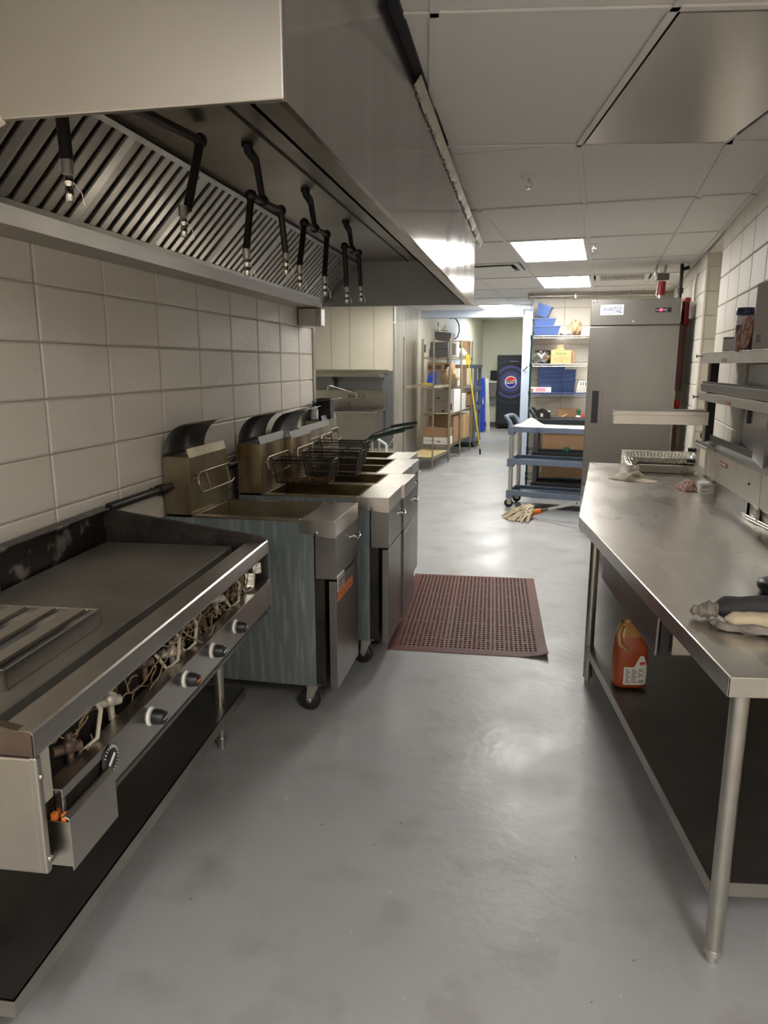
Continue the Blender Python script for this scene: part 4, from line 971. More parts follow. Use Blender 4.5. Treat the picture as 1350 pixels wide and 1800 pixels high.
for yy in (4.60, 2.75):
    MB().box(HXc + .01, HXc + .055, yy, yy + .004, 1.13, 1.615).box(HXc + .01, HXc + .014, yy, yy + .045, 1.13, 1.615).build('post', 'black', hu, **W_)
    MB().box(HXc - .004, HXc + .01, yy, yy + .02, 1.13, 1.615).build('post_trim', 'steel_leg', hu, **W_)
def shelfu(z0, z1, m, zt):
    MB().box(HXc - .006, HXc + .0, y0, y1 - .06, z0, z1).box(HXc, HXc + .28, y0, y1 - .06, zt, zt + .004).box(HXc, HXc + .28, y1 - .066, y1 - .06, z0, z1).build('shelf', m, hu, bevel=.001, **W_)
MB().box(1.00, 1.006, 2.5, 4.60, 1.605, 1.662).prism([(1.0, 2.5), (1.25, 2.5), (1.085, 3.7), (1.17, 4.6), (1.0, 4.6)], 1.658, 1.664).box(1.0, 1.165, 4.594, 4.60, 1.605, 1.66).build('shelf', 'dirty_alu', hu, bevel=.001, **W_)
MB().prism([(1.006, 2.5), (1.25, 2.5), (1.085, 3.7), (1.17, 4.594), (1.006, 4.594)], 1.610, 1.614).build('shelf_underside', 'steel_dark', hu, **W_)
MB().ext([(1.03, 2.5, 1.485), (1.035, 2.5, 1.440), (1.05, 2.5, 1.437), (1.05, 2.5, 1.488)], (0, 2.19, 0)).build('rail', 'steel_fridge', hu, **W_)
MB().box(1.028, 1.034, 2.5, 4.72, 1.388, 1.434).prism([(1.034, 2.5), (1.25, 2.5), (1.085, 3.7), (1.175, 4.7), (1.034, 4.7)], 1.425, 1.43).build('shelf', 'dirty_alu', hu, bevel=.001, **W_)
MB().prism([(1.036, 2.5), (1.25, 2.5), (1.085, 3.7), (1.175, 4.69), (1.036, 4.69)], 1.395, 1.40).box(1.04, 1.045, 2.5, 4.69, 1.486, 1.5).build('shelf_underside', 'black', hu, **W_)
for (y, z_, x) in ((4.12, 1.622, .999), (4.08, 1.402, 1.026)): MB().box(x - .001, x, y - .08, y, z_ - .012, z_ + .008).build('sticker', 'label_pink', hu, **W_)
for (y, z_, x) in ((4.57, 1.645, 1.0), (4.70, 1.405, 1.028)): MB().cyl((x, y, z_), (x - .03, y, z_), .004, 6).cyl((x - .03, y, z_ - .01), (x - .03, y, z_ + .01), .004, 6).build('wing_screw', 'black', hu, **W_)
# tray slide reaching out to the left
MB().obox((.79, 4.62, 1.300), (.53, .16, .004), R(-4)).obox((.79, 4.545, 1.285), (.53, .004, .078), R(-4)).obox((.53, 4.64, 1.285), (.004, .16, .078), R(-4)).build('tray_slide', 'steel', hu, bevel=.001, **W_)
MB().obox((.90, 4.60, 1.318), (.30, .10, .018), R(-4)).obox((.885, 4.60, 1.330), (.30, .05, .008), R(-4)).build('hinge_rail', 'steel_fridge', hu, **W_)

# things on the top shelf
cb = thing('cardboard_box', 'tall grey cardboard carton on the top heated shelf, cut by the photo edge', 'box', (1.06, 3.58, 1.664), 0)
k = MB().box(-.055, .020, -.22, .06, 0, .29).build('carton', 'card_grey', cb, bevel=.002)
text_mesh('XX', .05, (-.0565, -.03, .045), (0, -1, 0), (0, 0, 1), 'ink', k, world=False)
lowb = thing('cardboard_box', 'low open grey carton on the top heated shelf left of the tall one', 'box', (1.055, 4.0, 1.664), R(0))
MB().box(-.05, .04, -.15, .15, 0, .004).box(-.05, -.046, -.15, .15, 0, .062).box(.036, .04, -.15, .15, 0, .062).box(-.05, .04, -.15, -.146, 0, .1).box(-.05, .04, .146, .15, 0, .075).build('carton', 'card_grey', lowb)
jr = thing('seasoning_jar', 'clear white-labelled jar with a navy lid in the low grey carton', 'jar', (1.052, 3.97, 1.670))
MB().lathe([(0, 0), (.035, 0), (.038, .006), (.038, .15), (.034, .165), (0, .165)], n=20).build('body', 'paper_white', jr)
MB().lathe([(0, .168), (.040, .168), (.042, .172), (.042, .200), (.040, .204), (0, .204)], n=24).build('lid', 'plastic_navy', jr)
MB().lathe([(.0386, .05), (.0386, .12)], n=20).build('label_sticker', 'grey_plastic', jr)
sc = thing('striped_towel', 'red and white striped towel hanging out of the low grey carton', 'towel', (1.055, 3.84, 1.665))
def tw(u, v):
    y = -.10 + .15 * u - .03 * v; z_ = .005 + .150 * (1 - v) + .01 * math.sin(6 * u)
    return (-.055 + .014 * math.sin(9 * u + 3 * v) + .03 * (1 - v) ** 2, y, z_)
MB().grid(tw, 14, 10).build('cloth', 'cloth_stripe', sc, fix=False).modifiers.new('s', 'SOLIDIFY').thickness = .006

# ================================================================= REFRIGERATOR
FO_ = (.545, 7.02); FA = R(-9)
fr_ = thing('upright_refrigerator', 'tall grey steel refrigerator at the end of the work table, badge on its top panel', 'refrigerator', (*FO_, 0), FA)
FW, FDp = .765, .70
MB().box(0, FW, .055, FDp, .46, 2.17).build('cabinet', 'steel_fridge', fr_, bevel=.004)
MB().box(0, FW, 0, .055, 1.945, 2.17).build('top_panel', 'steel_fridge', fr_, bevel=.004)
d = MB().box(0.0, FW, 0, .05, .47, 1.935).build('door', 'steel_fridge', fr_, bevel=.004)
MB().box(.055, .145, -.004, .0, 1.055, 1.365).box(.06, .14, -.001, .004, 1.06, 1.36).build('handle_recess', 'black', d)
MB().box(.055, .150, -.010, .0, 1.357, 1.366).box(.055, .145, -.010, .0, 1.052, 1.060).box(.115, .145, -.012, .0, 1.06, 1.357).build('handle', 'steel_fridge', d)
MB().box(.02, FW - .02, .05, FDp - .02, .17, .46).build('base_grille', 'black', fr_)
for x in (.0, FW - .03): MB().box(x, x + .03, .0, .05, .16, .46).box(x, x + .13, .0, .03, .34, .46).build('base_bracket', 'alu', fr_, bevel=.002)
for (x, y) in ((.05, .06), (FW - .05, .06), (.05, FDp - .07), (FW - .05, FDp - .07)):
    cs = MB().box(x - .03, x + .03, y - .03, y + .03, .135, .16).box(x - .025, x + .025, y - .022, y - .018, .06, .14).box(x - .025, x + .025, y + .018, y + .022, .06, .14).build('caster', 'alu', fr_)
    MB().lathe([(0, -.015), (.045, -.015), (.05, -.01), (.05, .01), (.045, .015), (0, .015)], (x, y, .051), 20, 'y').build('wheel', 'rubber', cs)
bd = MB().box(.085, .285, -.004, 0, 2.035, 2.125).build('badge', 'paper_white', fr_, bevel=.001)
text_mesh('AVANTCO', .05, (.187, -.0045, 2.083), (1, 0, 0), (0, 0, 1), 'ink_blue', bd, bold=.0008, shear=.25, world=False, fitw=.165)
MB().tube([(.105, -.0048, 2.066), (.125, -.0048, 2.052), (.16, -.0048, 2.048), (.21, -.0048, 2.060), (.24, -.0048, 2.062), (.268, -.0048, 2.054)], [.0014, .002, .002, .002, .003, .006], 5).build('swoosh', 'ink_blue', bd)
MB().box(.165, .265, -.0047, -.004, 2.111, 2.115).build('fine_print', 'grey_plastic', bd)
ds = MB().box(.555, .640, -.004, 0, 2.050, 2.090).build('control_display', 'screen', fr_)
text_mesh('-28', .03, (.597, -.0045, 2.070), (1, 0, 0), (0, 0, 1), 'led', ds, bold=.001, world=False, fitw=.034)
for x in (.562, .622, .632): MB().box(x, x + .006, -.0046, -.004, 2.066, 2.074).build('icon', 'white', ds)
MB().box(.652, .686, -.005, 0, 2.050, 2.090).box(.66, .678, -.008, -.005, 2.058, 2.082).build('switch', 'black', fr_)
MB().lathe([(0, -.004), (.008, -.004), (.009, 0), (0, 0)], (.375, 0, 1.975), 12, 'y').build('lock', 'chrome', fr_)
for (x, z_) in ((.02, 2.15), (.05, 2.155)): MB().lathe([(0, -.002), (.006, -.002), (.006, 0), (0, 0)], (x, 0, z_), 8, 'y').build('screw', 'brown_steel', fr_)
# red suppression controls, pipes and conduit right of the refrigerator
rx = MB
rp = thing('fire_riser', 'dark red valve cabinet and pipe between the refrigerator and the wall', 'fire equipment', (1.39, 7.25, 1.4))
MB().box(1.335, 1.405, 7.16, 7.30, 1.36, 1.98).build('cabinet', 'dark_red', rp, bevel=.004, **W_)
MB().prism([(1.37, 7.10), (1.42, 7.12), (1.43, 7.24), (1.37, 7.26)], 1.95, 2.19).build('pull_box', 'red', rp, bevel=.012, **W_)
MB().cyl((1.355, 7.30, 1.3), (1.355, 7.30, 2.5), .016, 10).cyl((1.355, 7.30, 2.24), (1.355, 7.30, 2.29), .026, 10).cyl((1.355, 7.3, 2.45), (1.42, 7.3, 2.47), .018, 10).build('riser_pipe', 'black_pipe', rp, **W_)
gv = thing('gas_valve', 'grey and red shutoff valve rising above the refrigerator', 'valve', (1.19, 7.35, 2.17))
MB().cyl((0, 0, .0), (0, 0, .05), .024, 12).cyl((0, 0, .05), (0, 0, .065), .036, 12).build('flange', 'steel_leg', gv)
MB().cyl((0, 0, .06), (.008, 0, .185), .042, 16, .034).build('red_body', 'red', gv)
MB().obox((.008, 0, .225), (.115, .06, .06)).build('valve_body', 'steel_dark', gv, bevel=.008)
MB().tube([(-.045, 0, .22), (-.058, 0, .27), (-.045, 0, .31), (-.04, 0, .33)], .011, 8).tube([(.02, 0, .24), (.03, 0, .30), (.035, 0, .33)], .013, 8).cyl((-.01, 0, .24), (-.01, 0, .29), .008, 8).build('stub_pipe', 'steel_leg', gv)
cj = thing('junction_box', 'grey metal junction box with conduit on the right wall beside the red cabinet', 'electrical box', (1.44, 7.12, 2.0))
MB().box(-.035, .03, -.03, .05, 0, .15).build('box', 'alu', cj, bevel=.003)
MB().tube([(0, .0, .15), (.0, .0, .30), (.02, -.05, .44), (.022, -.12, .49)], .012, 8).cyl((0, 0, .15), (0, 0, .18), .018, 8).build('conduit', 'alu', cj)
pf = thing('wall_pipe', 'wide pale duct standing in the corner right of the refrigerator', 'pipe', (1.49, 7.6, 0))
MB().cyl((0, 0, 0), (0, 0, 2.1), .065, 20).build('pipe', 'ivory', pf)
rh = thing('red_hose', 'red handled valve and pipe low in the corner right of the refrigerator', 'valve', (1.385, 7.2, .9))
MB().cyl((0, 0, -.9), (0, 0, .34), .012, 8).build('pipe', 'red', rh); MB().cyl((0, 0, .17), (0, 0, .26), .024, 10).build('clamp', 'black', rh)
MB().lathe([(0, .30), (.02, .30), (.026, .33), (.02, .37), (0, .38)], n=12).build('handle', 'red_bright', rh)
pc = thing('power_cord', 'black power cord hanging beside the refrigerator', 'cord', (1.33, 6.95, .5))
MB().tube([(.09, .25, .64), (.03, .1, .62), (.0, .03, .52), (-.0, 0, .3), (.01, 0, .05), (.04, 0, .03)], .007, 7).tube([(-.03, .04, .7), (-.035, .02, .3), (-.03, .0, .0)], .005, 7).cyl((-.03, 0, .02), (.07, 0, .045), .012, 8).build('cord', 'black', pc)

# ================================================================= RUBBER FLOOR MAT
mo = thing('rubber_mat', 'red brown perforated rubber mat on the floor in front of the fryers', 'mat', (-.728, 3.79, 0), R(2.6))
MW, ML, MT = .905, 1.53, .012
def lift(x, y): return .030 * max(0, (x - .72) / .185) ** 2 * max(0, 1 - y / .35) ** 2
nxh, nyh = 30, 46; bx0, by0 = .055, .05; cw, ch = (MW - 2 * bx0) / nxh, (ML - 2 * by0) / nyh
mm = MB()
for j in range(nyh):
    for i in range(nxh):
        solid = .62 if (i not in (10, 20)) else .5
        cx, cy = bx0 + (i + .5) * cw, by0 + (j + .5) * ch
        o = [(cx - cw / 2, cy - ch / 2), (cx, cy - ch / 2), (cx + cw / 2, cy - ch / 2), (cx + cw / 2, cy), (cx + cw / 2, cy + ch / 2), (cx, cy + ch / 2), (cx - cw / 2, cy + ch / 2), (cx - cw / 2, cy)]
        h = [(cx + cw * .38 * math.cos(R(225 + 45 * k)) * (1.05 if k % 2 == 0 else 1), cy + ch * .33 * math.sin(R(225 + 45 * k)) * (1.05 if k % 2 == 0 else 1)) for k in range(8)]
        if i in (10, 20): h = [(cx + (p[0] - cx) * .62, p[1]) for p in h]
        if j % 9 == 4 and (i + j) % 2: h = [(p[0], cy + (p[1] - cy) * .6) for p in h]
        zl = lift(cx, cy)
        v = [(p[0], p[1], MT + zl) for p in o] + [(p[0], p[1], MT + zl) for p in h] + [(p[0], p[1], .001 + zl) for p in h]
        f = [(k, (k + 1) % 8, 8 + (k + 1) % 8, 8 + k) for k in range(8)] + [(8 + k, 8 + (k + 1) % 8, 16 + (k + 1) % 8, 16 + k) for k in range(8)]
        mm.add(v, f)
mm.build('perforated_field', 'rubber_mat', mo, kind='stuff', fix=False)
bd = MB(); N_ = 16
def strip2(xa, xb, ya, yb, along):
    for k in range(N_):
        u0, u1 = k / N_, (k + 1) / N_
        q = [(xa + (xb - xa) * u0, ya), (xa + (xb - xa) * u1, ya), (xa + (xb - xa) * u1, yb), (xa + (xb - xa) * u0, yb)] if along == 'x' else [(xa, ya + (yb - ya) * u0), (xb, ya + (yb - ya) * u0), (xb, ya + (yb - ya) * u1), (xa, ya + (yb - ya) * u1)]
        edge = lambda p: (.003 if (p[0] < .004 or p[0] > MW - .004 or p[1] < .004 or p[1] > ML - .004) else MT)
        bd.prism(q, [lift(*p) for p in q], [lift(*p) + edge(p) for p in q])
strip2(0, MW, 0, by0, 'x'); strip2(0, MW, ML - by0, ML, 'x'); strip2(0, bx0, by0, ML - by0, 'y'); strip2(MW - bx0, MW, by0, ML - by0, 'y')
bd.build('bevelled_border', 'rubber_mat', mo)

# ================================================================= UTILITY CARTS, MOP
def cart(label, loc, rz, m, cloth=False, handle=True, post='alu', zs=(.14, .50, .86), L=1.0, Dp=.44):
    t = thing('utility_cart', label, 'cart', loc, rz)
    for k, z_ in enumerate(zs):
        hh = .06
        mb = MB().box(0, L, 0, .02, z_, z_ + hh).box(0, L, Dp - .02, Dp, z_, z_ + hh).box(0, .02, .02, Dp - .02, z_, z_ + hh).box(L - .02, L, .02, Dp - .02, z_, z_ + hh)
        mb.box(.02, L - .02, .02, Dp - .02, z_ + (.012 if k < 2 else .042), z_ + (.022 if k < 2 else .052))
        for (x, y) in ((.0, .0), (L - .07, 0), (0, Dp - .07), (L - .07, Dp - .07)): mb.box(x - .004, x + .07, y - .004, y + .07, z_ - .03, z_ + hh + .002)
        mb.build('shelf', m, t, bevel=.006)
    for (x, y) in ((.035, .035), (L - .035, .035), (.035, Dp - .035), (L - .035, Dp - .035)):
        for a, c in zip(zs[:-1], zs[1:]): MB().cyl((x, y, a + .055), (x, y, c - .025), .025, 14).build('post', post, t)
        cs = MB().box(x - .02, x + .02, y - .02, y + .02, .10, .112).box(x - .03, x + .02, y - .018, y - .014, .04, .105).box(x - .03, x + .02, y + .014, y + .018, .04, .105).build('caster', 'alu', t)
        MB().lathe([(0, -.012), (.046, -.012), (.05, -.008), (.05, .008), (.046, .012), (0, .012)], (x - .012, y, .051), 20, 'y').build('wheel', 'rubber', cs)
    if handle:
        zt = zs[2] + .05
        MB().tube([(.03, .035, zt - .02), (.0, .035, zt + .06), (-.03, .04, zt + .10), (-.055, .07, zt + .115), (-.06, Dp / 2, zt + .118), (-.055, Dp - .07, zt + .115), (-.03, Dp - .04, zt + .10), (.0, Dp - .035, zt + .06), (.03, Dp - .035, zt - .02)], [.030, .024, .022, .020, .019, .020, .022, .024, .030], 12).build('push_handle', m, t)
    return t
C1 = (-.185, 8.12); CA = R(-13)
ct = cart('blue grey three shelf utility cart with a cream cloth on its top shelf', (*C1, 0), CA, 'cart_grey')
em = MB().tube([(.335 + .03 * math.cos(R(q)), -.001, .888 + .022 * math.sin(R(q))) for q in range(40, 330, 15)], .003, 5).box(.33, .36, -.0035, .0, .882, .890).box(.365, .385, -.0035, 0, .872, .878).build('emblem', 'ink_blue', ct)
cm_ = Matrix.Translation((*C1, 0)) @ Matrix.Rotation(CA, 4, 'Z')
tc_ = thing('table_cloth', 'rumpled cream cloth spread on the top shelf of the blue grey cart', 'cloth', tuple(cm_ @ Vector((.45, .22, .913))), CA)
def tcf(u, v):
    hump = .085 * math.exp(-((u - .16) / .09) ** 2 - ((v - .75) / .3) ** 2) + .012 * math.exp(-((u - .75) / .15) ** 2 - ((v - .5) / .3) ** 2)
    return (-.42 + .95 * u, -.205 + .41 * v, .006 + hump + .004 * math.sin(23 * u + 5 * v) * math.sin(11 * v + 2))
MB().grid(tcf, 40, 18).build('cloth', 'cloth_cream', tc_)
c2 = cart('black utility cart standing behind the blue grey one', (.09, 8.80, 0), R(-6), 'cart_black', handle=True, post='grey_plastic', zs=(.13, .50, .90), L=.92, Dp=.42)
MB().lathe([(0, -.045), (.03, -.04), (.045, -.015), (.045, .015), (.03, .04), (0, .045)], (0, 0, .05), 16).build('body', 'green', thing('green_ball', 'dark green round tub on the middle shelf of the black cart', 'tub', (.50, 8.90, .525)))
tb = thing('black_case', 'black angular dispenser tilted on the left end of the black cart', 'dispenser', (.20, 9.0, .955), R(-6))
MB().ext([(-.10, -.06, .03), (-.06, -.06, .10), (.0, -.06, .12), (.09, -.06, .06), (.10, -.06, .0), (-.02, -.06, .0)], (0, .13, 0)).build('body', 'black', tb, bevel=.006)
MB().box(-.02, .01, -.064, -.06, .02, .06).build('label_sticker', 'paper_white', tb)

mp_ = thing('mop', 'cotton string mop on the floor with an orange clamp and grey handle', 'mop', (-.03, 7.56, 0))
HB_ = Vector((.10, 7.60, .055)); HT = Vector((.545, 6.98, .33)); HT = Vector((.535, 7.30, .235))
dv = (HT - HB_).normalized()
MB().cyl(HB_ + dv * .20, HT, .0145, 10).build('handle', 'alu', mp_, **W_)
MB().cyl(HB_ + dv * .12, HB_ + dv * .22, .018, 10).build('ferrule', 'steel_dark', mp_, **W_)
MB().cyl(HB_ + dv * .03, HB_ + dv * .13, .030, 12, .027).build('clamp', 'orange', mp_, **W_)
MB().cyl(HB_ - dv * .03, HB_ + dv * .035, .035, 12, .022).build('head_bracket', 'cart_grey', mp_, **W_)
rr = random.Random(9); ms = MB()
for k in range(300):
    q = rr.uniform(-1.3, 1.3) + math.pi + .1; L_ = rr.uniform(.14, .33); p = []
    s0 = HB_ + Vector((rr.uniform(-.02, .02), rr.uniform(-.05, .05), 0))
    e0 = Vector((math.cos(q) * L_ * .95, math.sin(q) * L_ * .85, 0)); z0 = rr.uniform(.012, .13)
    for s in range(7):
        u = s / 6; pp = s0 + e0 * u + Vector((rr.uniform(-.010, .010), rr.uniform(-.012, .012), 0)); pp.z = max(.008, z0 * (1 - u ** 2) + .010 + rr.uniform(-.004, .006)); p.append(pp)
    ms.tube(p, .0055, 5)
ms.build('mop_strings', 'mop_cotton', mp_, kind='stuff', **W_)

# ================================================================= WIRE SHELVING BY THE BACK WALL
def wire_deck(mb, L, Dp, z, hook=True, n=60):
    for y in (0, Dp):
        mb.cyl((0, y, z), (L, y, z), .0035, 5).cyl((0, y, z - .028), (L, y, z - .028), .0035, 5)
        m = int(L / .055); pts = [(L * k / m, y, z - (.028 if k % 2 else 0)) for k in range(m + 1)]; mb.tube(pts, .0028, 4)
    for x in (0, L): mb.cyl((x, 0, z), (x, Dp, z), .0035, 5).cyl((x, 0, z - .028), (x, Dp, z - .028), .0035, 5)
    for k in range(1, n): mb.cyl((L * k / n, 0, z + .002), (L * k / n, Dp, z + .002), .0016, 3)
    for k in (1, 2): mb.cyl((0, Dp * k / 3, z - .004), (L, Dp * k / 3, z - .004), .003, 4)
    return mb
def rack(label, loc, rz, L, Dp, levels, Hh, post_m, deck_ms, liner=None, mids=(), postr=.0125, grp=None):
    t = thing('wire_shelving', label, 'shelving', loc, rz, grp)
    for (x, y) in [(0, 0), (L, 0), (0, Dp), (L, Dp)] + [(m, y) for m in mids for y in (0, Dp)]:
        p = MB().cyl((x, y, .025), (x, y, Hh), postr, 10).build('post', post_m, t)
        MB().cyl((x, y, 0), (x, y, .03), .009, 8).cyl((x, y, Hh), (x, y, Hh + .006), postr + .002, 8).build('foot', 'steel_leg', p)
        c = MB()
        for z_ in levels: c.cyl((x, y, z_ - .034), (x, y, z_ + .004), postr + .006, 10)
        c.build('sleeve', post_m, p, kind='stuff')
    for k, z_ in enumerate(levels): wire_deck(MB(), L, Dp, z_, n=int(L / .022)).build('wire_shelf', deck_ms[k % len(deck_ms)], t)
    for k in (liner or []): MB().box(.01, L - .01, .01, Dp - .01, levels[k] + .004, levels[k] + .008).build('shelf_liner', 'deck_yellow', t)
    return t
SX, SY, SR = .035, 9.40, 0.
LV = (.16, .50, .845, 1.245, 1.600, 1.945)
rk = rack('tall wire shelving with green posts against the back block wall, left of the refrigerator', (SX, SY, 0), SR, 1.20, .44, LV, 1.955, 'green_post', ['green_post', 'green_post', 'green_post', 'wire_blue', 'chrome_wire', 'chrome_wire'])
def tub(name, label, loc, rz, L, Wd, Hh, m, ry=0., lid=False, rx=0., cat='container'):
    t = thing(name, label, cat, loc, rz); t.rotation_euler = (rx, ry, rz)
    k = .84; th = .004
    def ring(s, z): return [(-L / 2 * s, -Wd / 2 * s, z), (L / 2 * s, -Wd / 2 * s, z), (L / 2 * s, Wd / 2 * s, z), (-L / 2 * s, Wd / 2 * s, z)]
    rs = [ring(k, 0), ring(.98, Hh * .8), ring(1, Hh * .82), ring(1.0, Hh), ring(1.04, Hh), ring(1.04, Hh - .008), ring(.985, Hh - .008)]
    mb = MB(); v = [p for r in [ring(k, 0)] + [ring(.97, Hh * .8), ring(1.0, Hh * .82), ring(1.0, Hh), ring(1.05, Hh), ring(1.05, Hh - .01)] for p in r]
    f = [(0, 1, 2, 3)] + [(4 * a + i, 4 * a + (i + 1) % 4, 4 * a + 4 + (i + 1) % 4, 4 * a + 4 + i) for a in range(5) for i in range(4)]
    if lid: f.append((12, 13, 14, 15))
    mb.add(v, f); mb.build('body', m, t, fix=False); return t
LT = LV[5] + .004
tub('plastic_tub', 'large blue plastic tub at the bottom of the stack on the top wire shelf', (SX + .175, SY + .16, LT), 0, .33, .26, .118, 'plastic_blue', lid=True)
tub('plastic_tub', 'middle blue plastic tub of the stack on the top wire shelf', (SX + .145, SY + .17, LT + .119), R(3), .27, .24, .092, 'plastic_blue', lid=True)
tub('plastic_tub', 'small blue plastic tub tilted on top of the stack on the top wire shelf', (SX + .115, SY + .17, LT + .235), R(-8), .17, .18, .15, 'plastic_blue', ry=R(18), lid=True).location.z = LT + .235
def bag(label, loc, r, m, cat='bag', seed=1, rz=0., amp=.16, nm='plastic_bag', peak=0.):
    t = thing(nm, label, cat, loc, rz)
    def f(a, e): return 1 + amp * math.sin(5 * a + seed) * math.cos(3 * e) + amp * .6 * math.sin(11 * a + 2 * seed + 6 * e) + amp * .5 * math.sin(17 * e + seed * a) + peak * max(0, math.sin(e)) ** 6
    c = MB(); blob(c, (0, 0, r[2]), r, 30, 22, f); c.v = [(p[0], p[1], max(.001, p[2])) for p in c.v]; c.build('body', m, t); return t
bag('loose clear bag of napkins beside the blue tubs on the top wire shelf', (SX + .43, SY + .2, LT), (.08, .08, .035), 'white', seed=2)
bag('crumpled bag with brown print in the middle of the top wire shelf', (SX + .535, SY + .2, LT), (.075, .07, .088), 'cloth_stripe', seed=4, amp=.22).children[0].data.materials[0] = M['kraft']
fb_ = thing('patterned_bag', 'white bag with red lattice print at the right of the top wire shelf', 'bag', (SX + .665, SY + .2, LT))
MB().obox((0, 0, .055), (.125, .09, .11)).build('body', 'paper_white', fb_, bevel=.012)
lt = MB()
for k in range(7): lt.obox((-.05 + .016 * k, -.0465, .058), (.0022, .001, .10), 0, 0, R(35)).obox((-.05 + .016 * k, -.0465, .058), (.0022, .001, .10), 0, 0, R(-35))
lt.build('lattice_print', 'red_bright', fb_)
L4 = LV[4] + .004
bag('crumpled silver foil bundle on the second wire shelf from the top', (SX + .125, SY + .15, L4), (.115, .11, .072), 'foil', seed=3, amp=.2, nm='foil_bundle', cat='foil')
db = thing('baking_tray', 'dark tray standing behind the foil bundle on the second wire shelf', 'tray', (SX + .18, SY + .36, L4)); MB().box(-.12, .10, 0, .02, 0, .165).box(-.13, .11, -.005, 0, .15, .17).build('body', 'black', db)
tb_ = thing('cardboard_box', 'tan cardboard box with green print on the second wire shelf from the top', 'box', (SX + .37, SY + .16, L4))
k = MB().box(-.125, .125, -.11, .12, 0, .165).build('carton', 'card_light', tb_, bevel=.002)
MB().ext([(-.12, -.10, .166), (.0, -.10, .20), (.06, -.10, .17)], (0, .15, 0)).build('flap', 'card_light', tb_)
MB().box(-.05, .03, -.02, .0, .17, .235).build('paper_fold', 'kraft', tb_)
pr = MB().box(-.075, .065, -.1112, -.11, .118, .124).box(-.01, .004, -.1112, -.11, .128, .142); pr.box(-.07, -.02, -.1112, -.11, .13, .136).box(.015, .06, -.1112, -.11, .13, .136); pr.build('green_print', 'ink_green', k)
MB().box(-.085, .085, -.1112, -.11, .062, .066).box(-.09, .03, -.1112, -.11, .035, .039).box(-.04, .05, -.1112, -.11, .09, .094).build('brown_print', 'card', k)
cb2 = thing('cardboard_box', 'flat tan cardboard box tucked right of the green printed one', 'box', (SX + .52, SY + .2, L4)); MB().box(-.02, .015, -.12, .1, 0, .155).build('carton', 'card', cb2, bevel=.002)
L3 = LV[3] + .004
for k in range(4):
    tub('navy_tub', ('navy plastic container at the bottom of the left nested stack on the middle wire shelf', 'navy plastic container second from the bottom of the left nested stack', 'navy plastic container third from the bottom of the left nested stack', 'navy plastic container on top of the left nested stack')[k], (SX + .26, SY + .22, L3 + .055 * k), R(2), .32, .26, .155, 'plastic_navy', lid=True)
for k in range(3):
    tub('navy_tub', ('slim navy container at the bottom of the right nested stack on the middle wire shelf', 'slim navy container in the middle of the right nested stack', 'slim navy container on top of the right nested stack')[k], (SX + .485, SY + .20, L3 + .06 * k), R(-2), .16, .26, .165, 'plastic_navy', lid=True)
pb = thing('flat_carton', 'flat white carton with pink print on the left of the middle wire shelf', 'box', (SX + .135, SY + .05, L3))
k = MB().box(-.13, .13, -.04, .06, 0, .062).build('carton', 'paper_white', pb, bevel=.002)
MB().box(-.06, .06, -.0412, -.04, .012, .055).build('pink_print', 'wall_pink', k); MB().box(-.125, -.09, -.0412, -.04, .005, .05).build('brown_print', 'card', k)
wt_ = thing('white_cartons', 'stack of white lids in a clear sleeve on the right of the middle wire shelf', 'lids', (SX + .66, SY + .1, L3))
for k in range(6): MB().box(-.085, .09, -.06, .08, .002 + k * .012, .011 + k * .012).build('lid', 'paper_white' if k % 2 else 'white', wt_)
MB().ext([(-.075, -.05, .075), (-.055, -.05, .145), (.085, -.05, .15), (.09, -.05, .075)], (0, .11, 0)).build('sleeve_bag', 'white', wt_)
for k in range(4): MB().box(-.04 + .03 * k, -.03 + .03 * k, -.0512, -.05, .085, .135).build('dark_print', 'ink', wt_)
L2_ = LV[2] + .004
for k in range(3):
    t = thing('pink_carton', ('lowest pink and white carton of the three on the black wire shelf', 'middle pink and white carton of the three on the black wire shelf', 'topmost pink and white carton of the three on the black wire shelf')[k], 'box', (SX + .165 + .004 * k, SY + .14, L2_ + .055 * k))
    c_ = MB().box(-.095, .095, -.07, .09, 0, .053).build('carton', 'paper_white', t, bevel=.002)
    MB().box(-.08, .075, -.0712, -.07, .008, .042).box(-.09, -.02, -.0714, -.07, .044, .048).build('pink_print', 'wall_pink', c_)
    MB().box(-.04, .03, -.0716, -.0712, .022, .030).build('lettering', 'paper_white', c_)
ob = thing('cardboard_box', 'open brown cardboard box lying on its side on the black wire shelf', 'box', (SX + .50, SY + .25, L2_))
MB().box(-.13, .15, .0, .1, 0, .18).build('carton', 'card', ob, bevel=.002)
MB().ext([(-.15, -.10, .045), (-.02, -.10, .125), (-.012, -.10, .115), (-.13, -.10, .04)], (0, .08, 0)).build('flap', 'card_light', ob)
pz = thing('flat_carton', 'flat white carton with black lettering in front of the open brown box', 'box', (SX + .47, SY + .06, L2_))
k = MB().box(-.16, .13, -.04, .05, 0, .038).build('carton', 'paper_white', pz, bevel=.002)
ll = MB()
for j in range(6): ll.obox((-.11 + j * .02, -.0408, .020), (.012, .001, .018), 0, 0, R(12 * (j % 3 - 1)))
ll.build('lettering', 'ink', k); MB().box(.03, .10, -.0412, -.04, .012, .026).build('pink_print', 'wall_pink', k)
gb2 = thing('green_capped_bottle', 'clear bottle with a green cap at the right of the black wire shelf', 'bottle', (SX + .62, SY + .1, L2_))
MB().lathe([(0, 0), (.03, 0), (.033, .01), (.033, .09), (.02, .115), (0, .115)], n=16).build('body', 'white', gb2)
MB().lathe([(.022, .115), (.026, .12), (.026, .135), (.014, .15), (.03, .17), (.03, .18), (0, .185)], n=16).build('cap', 'green', gb2)
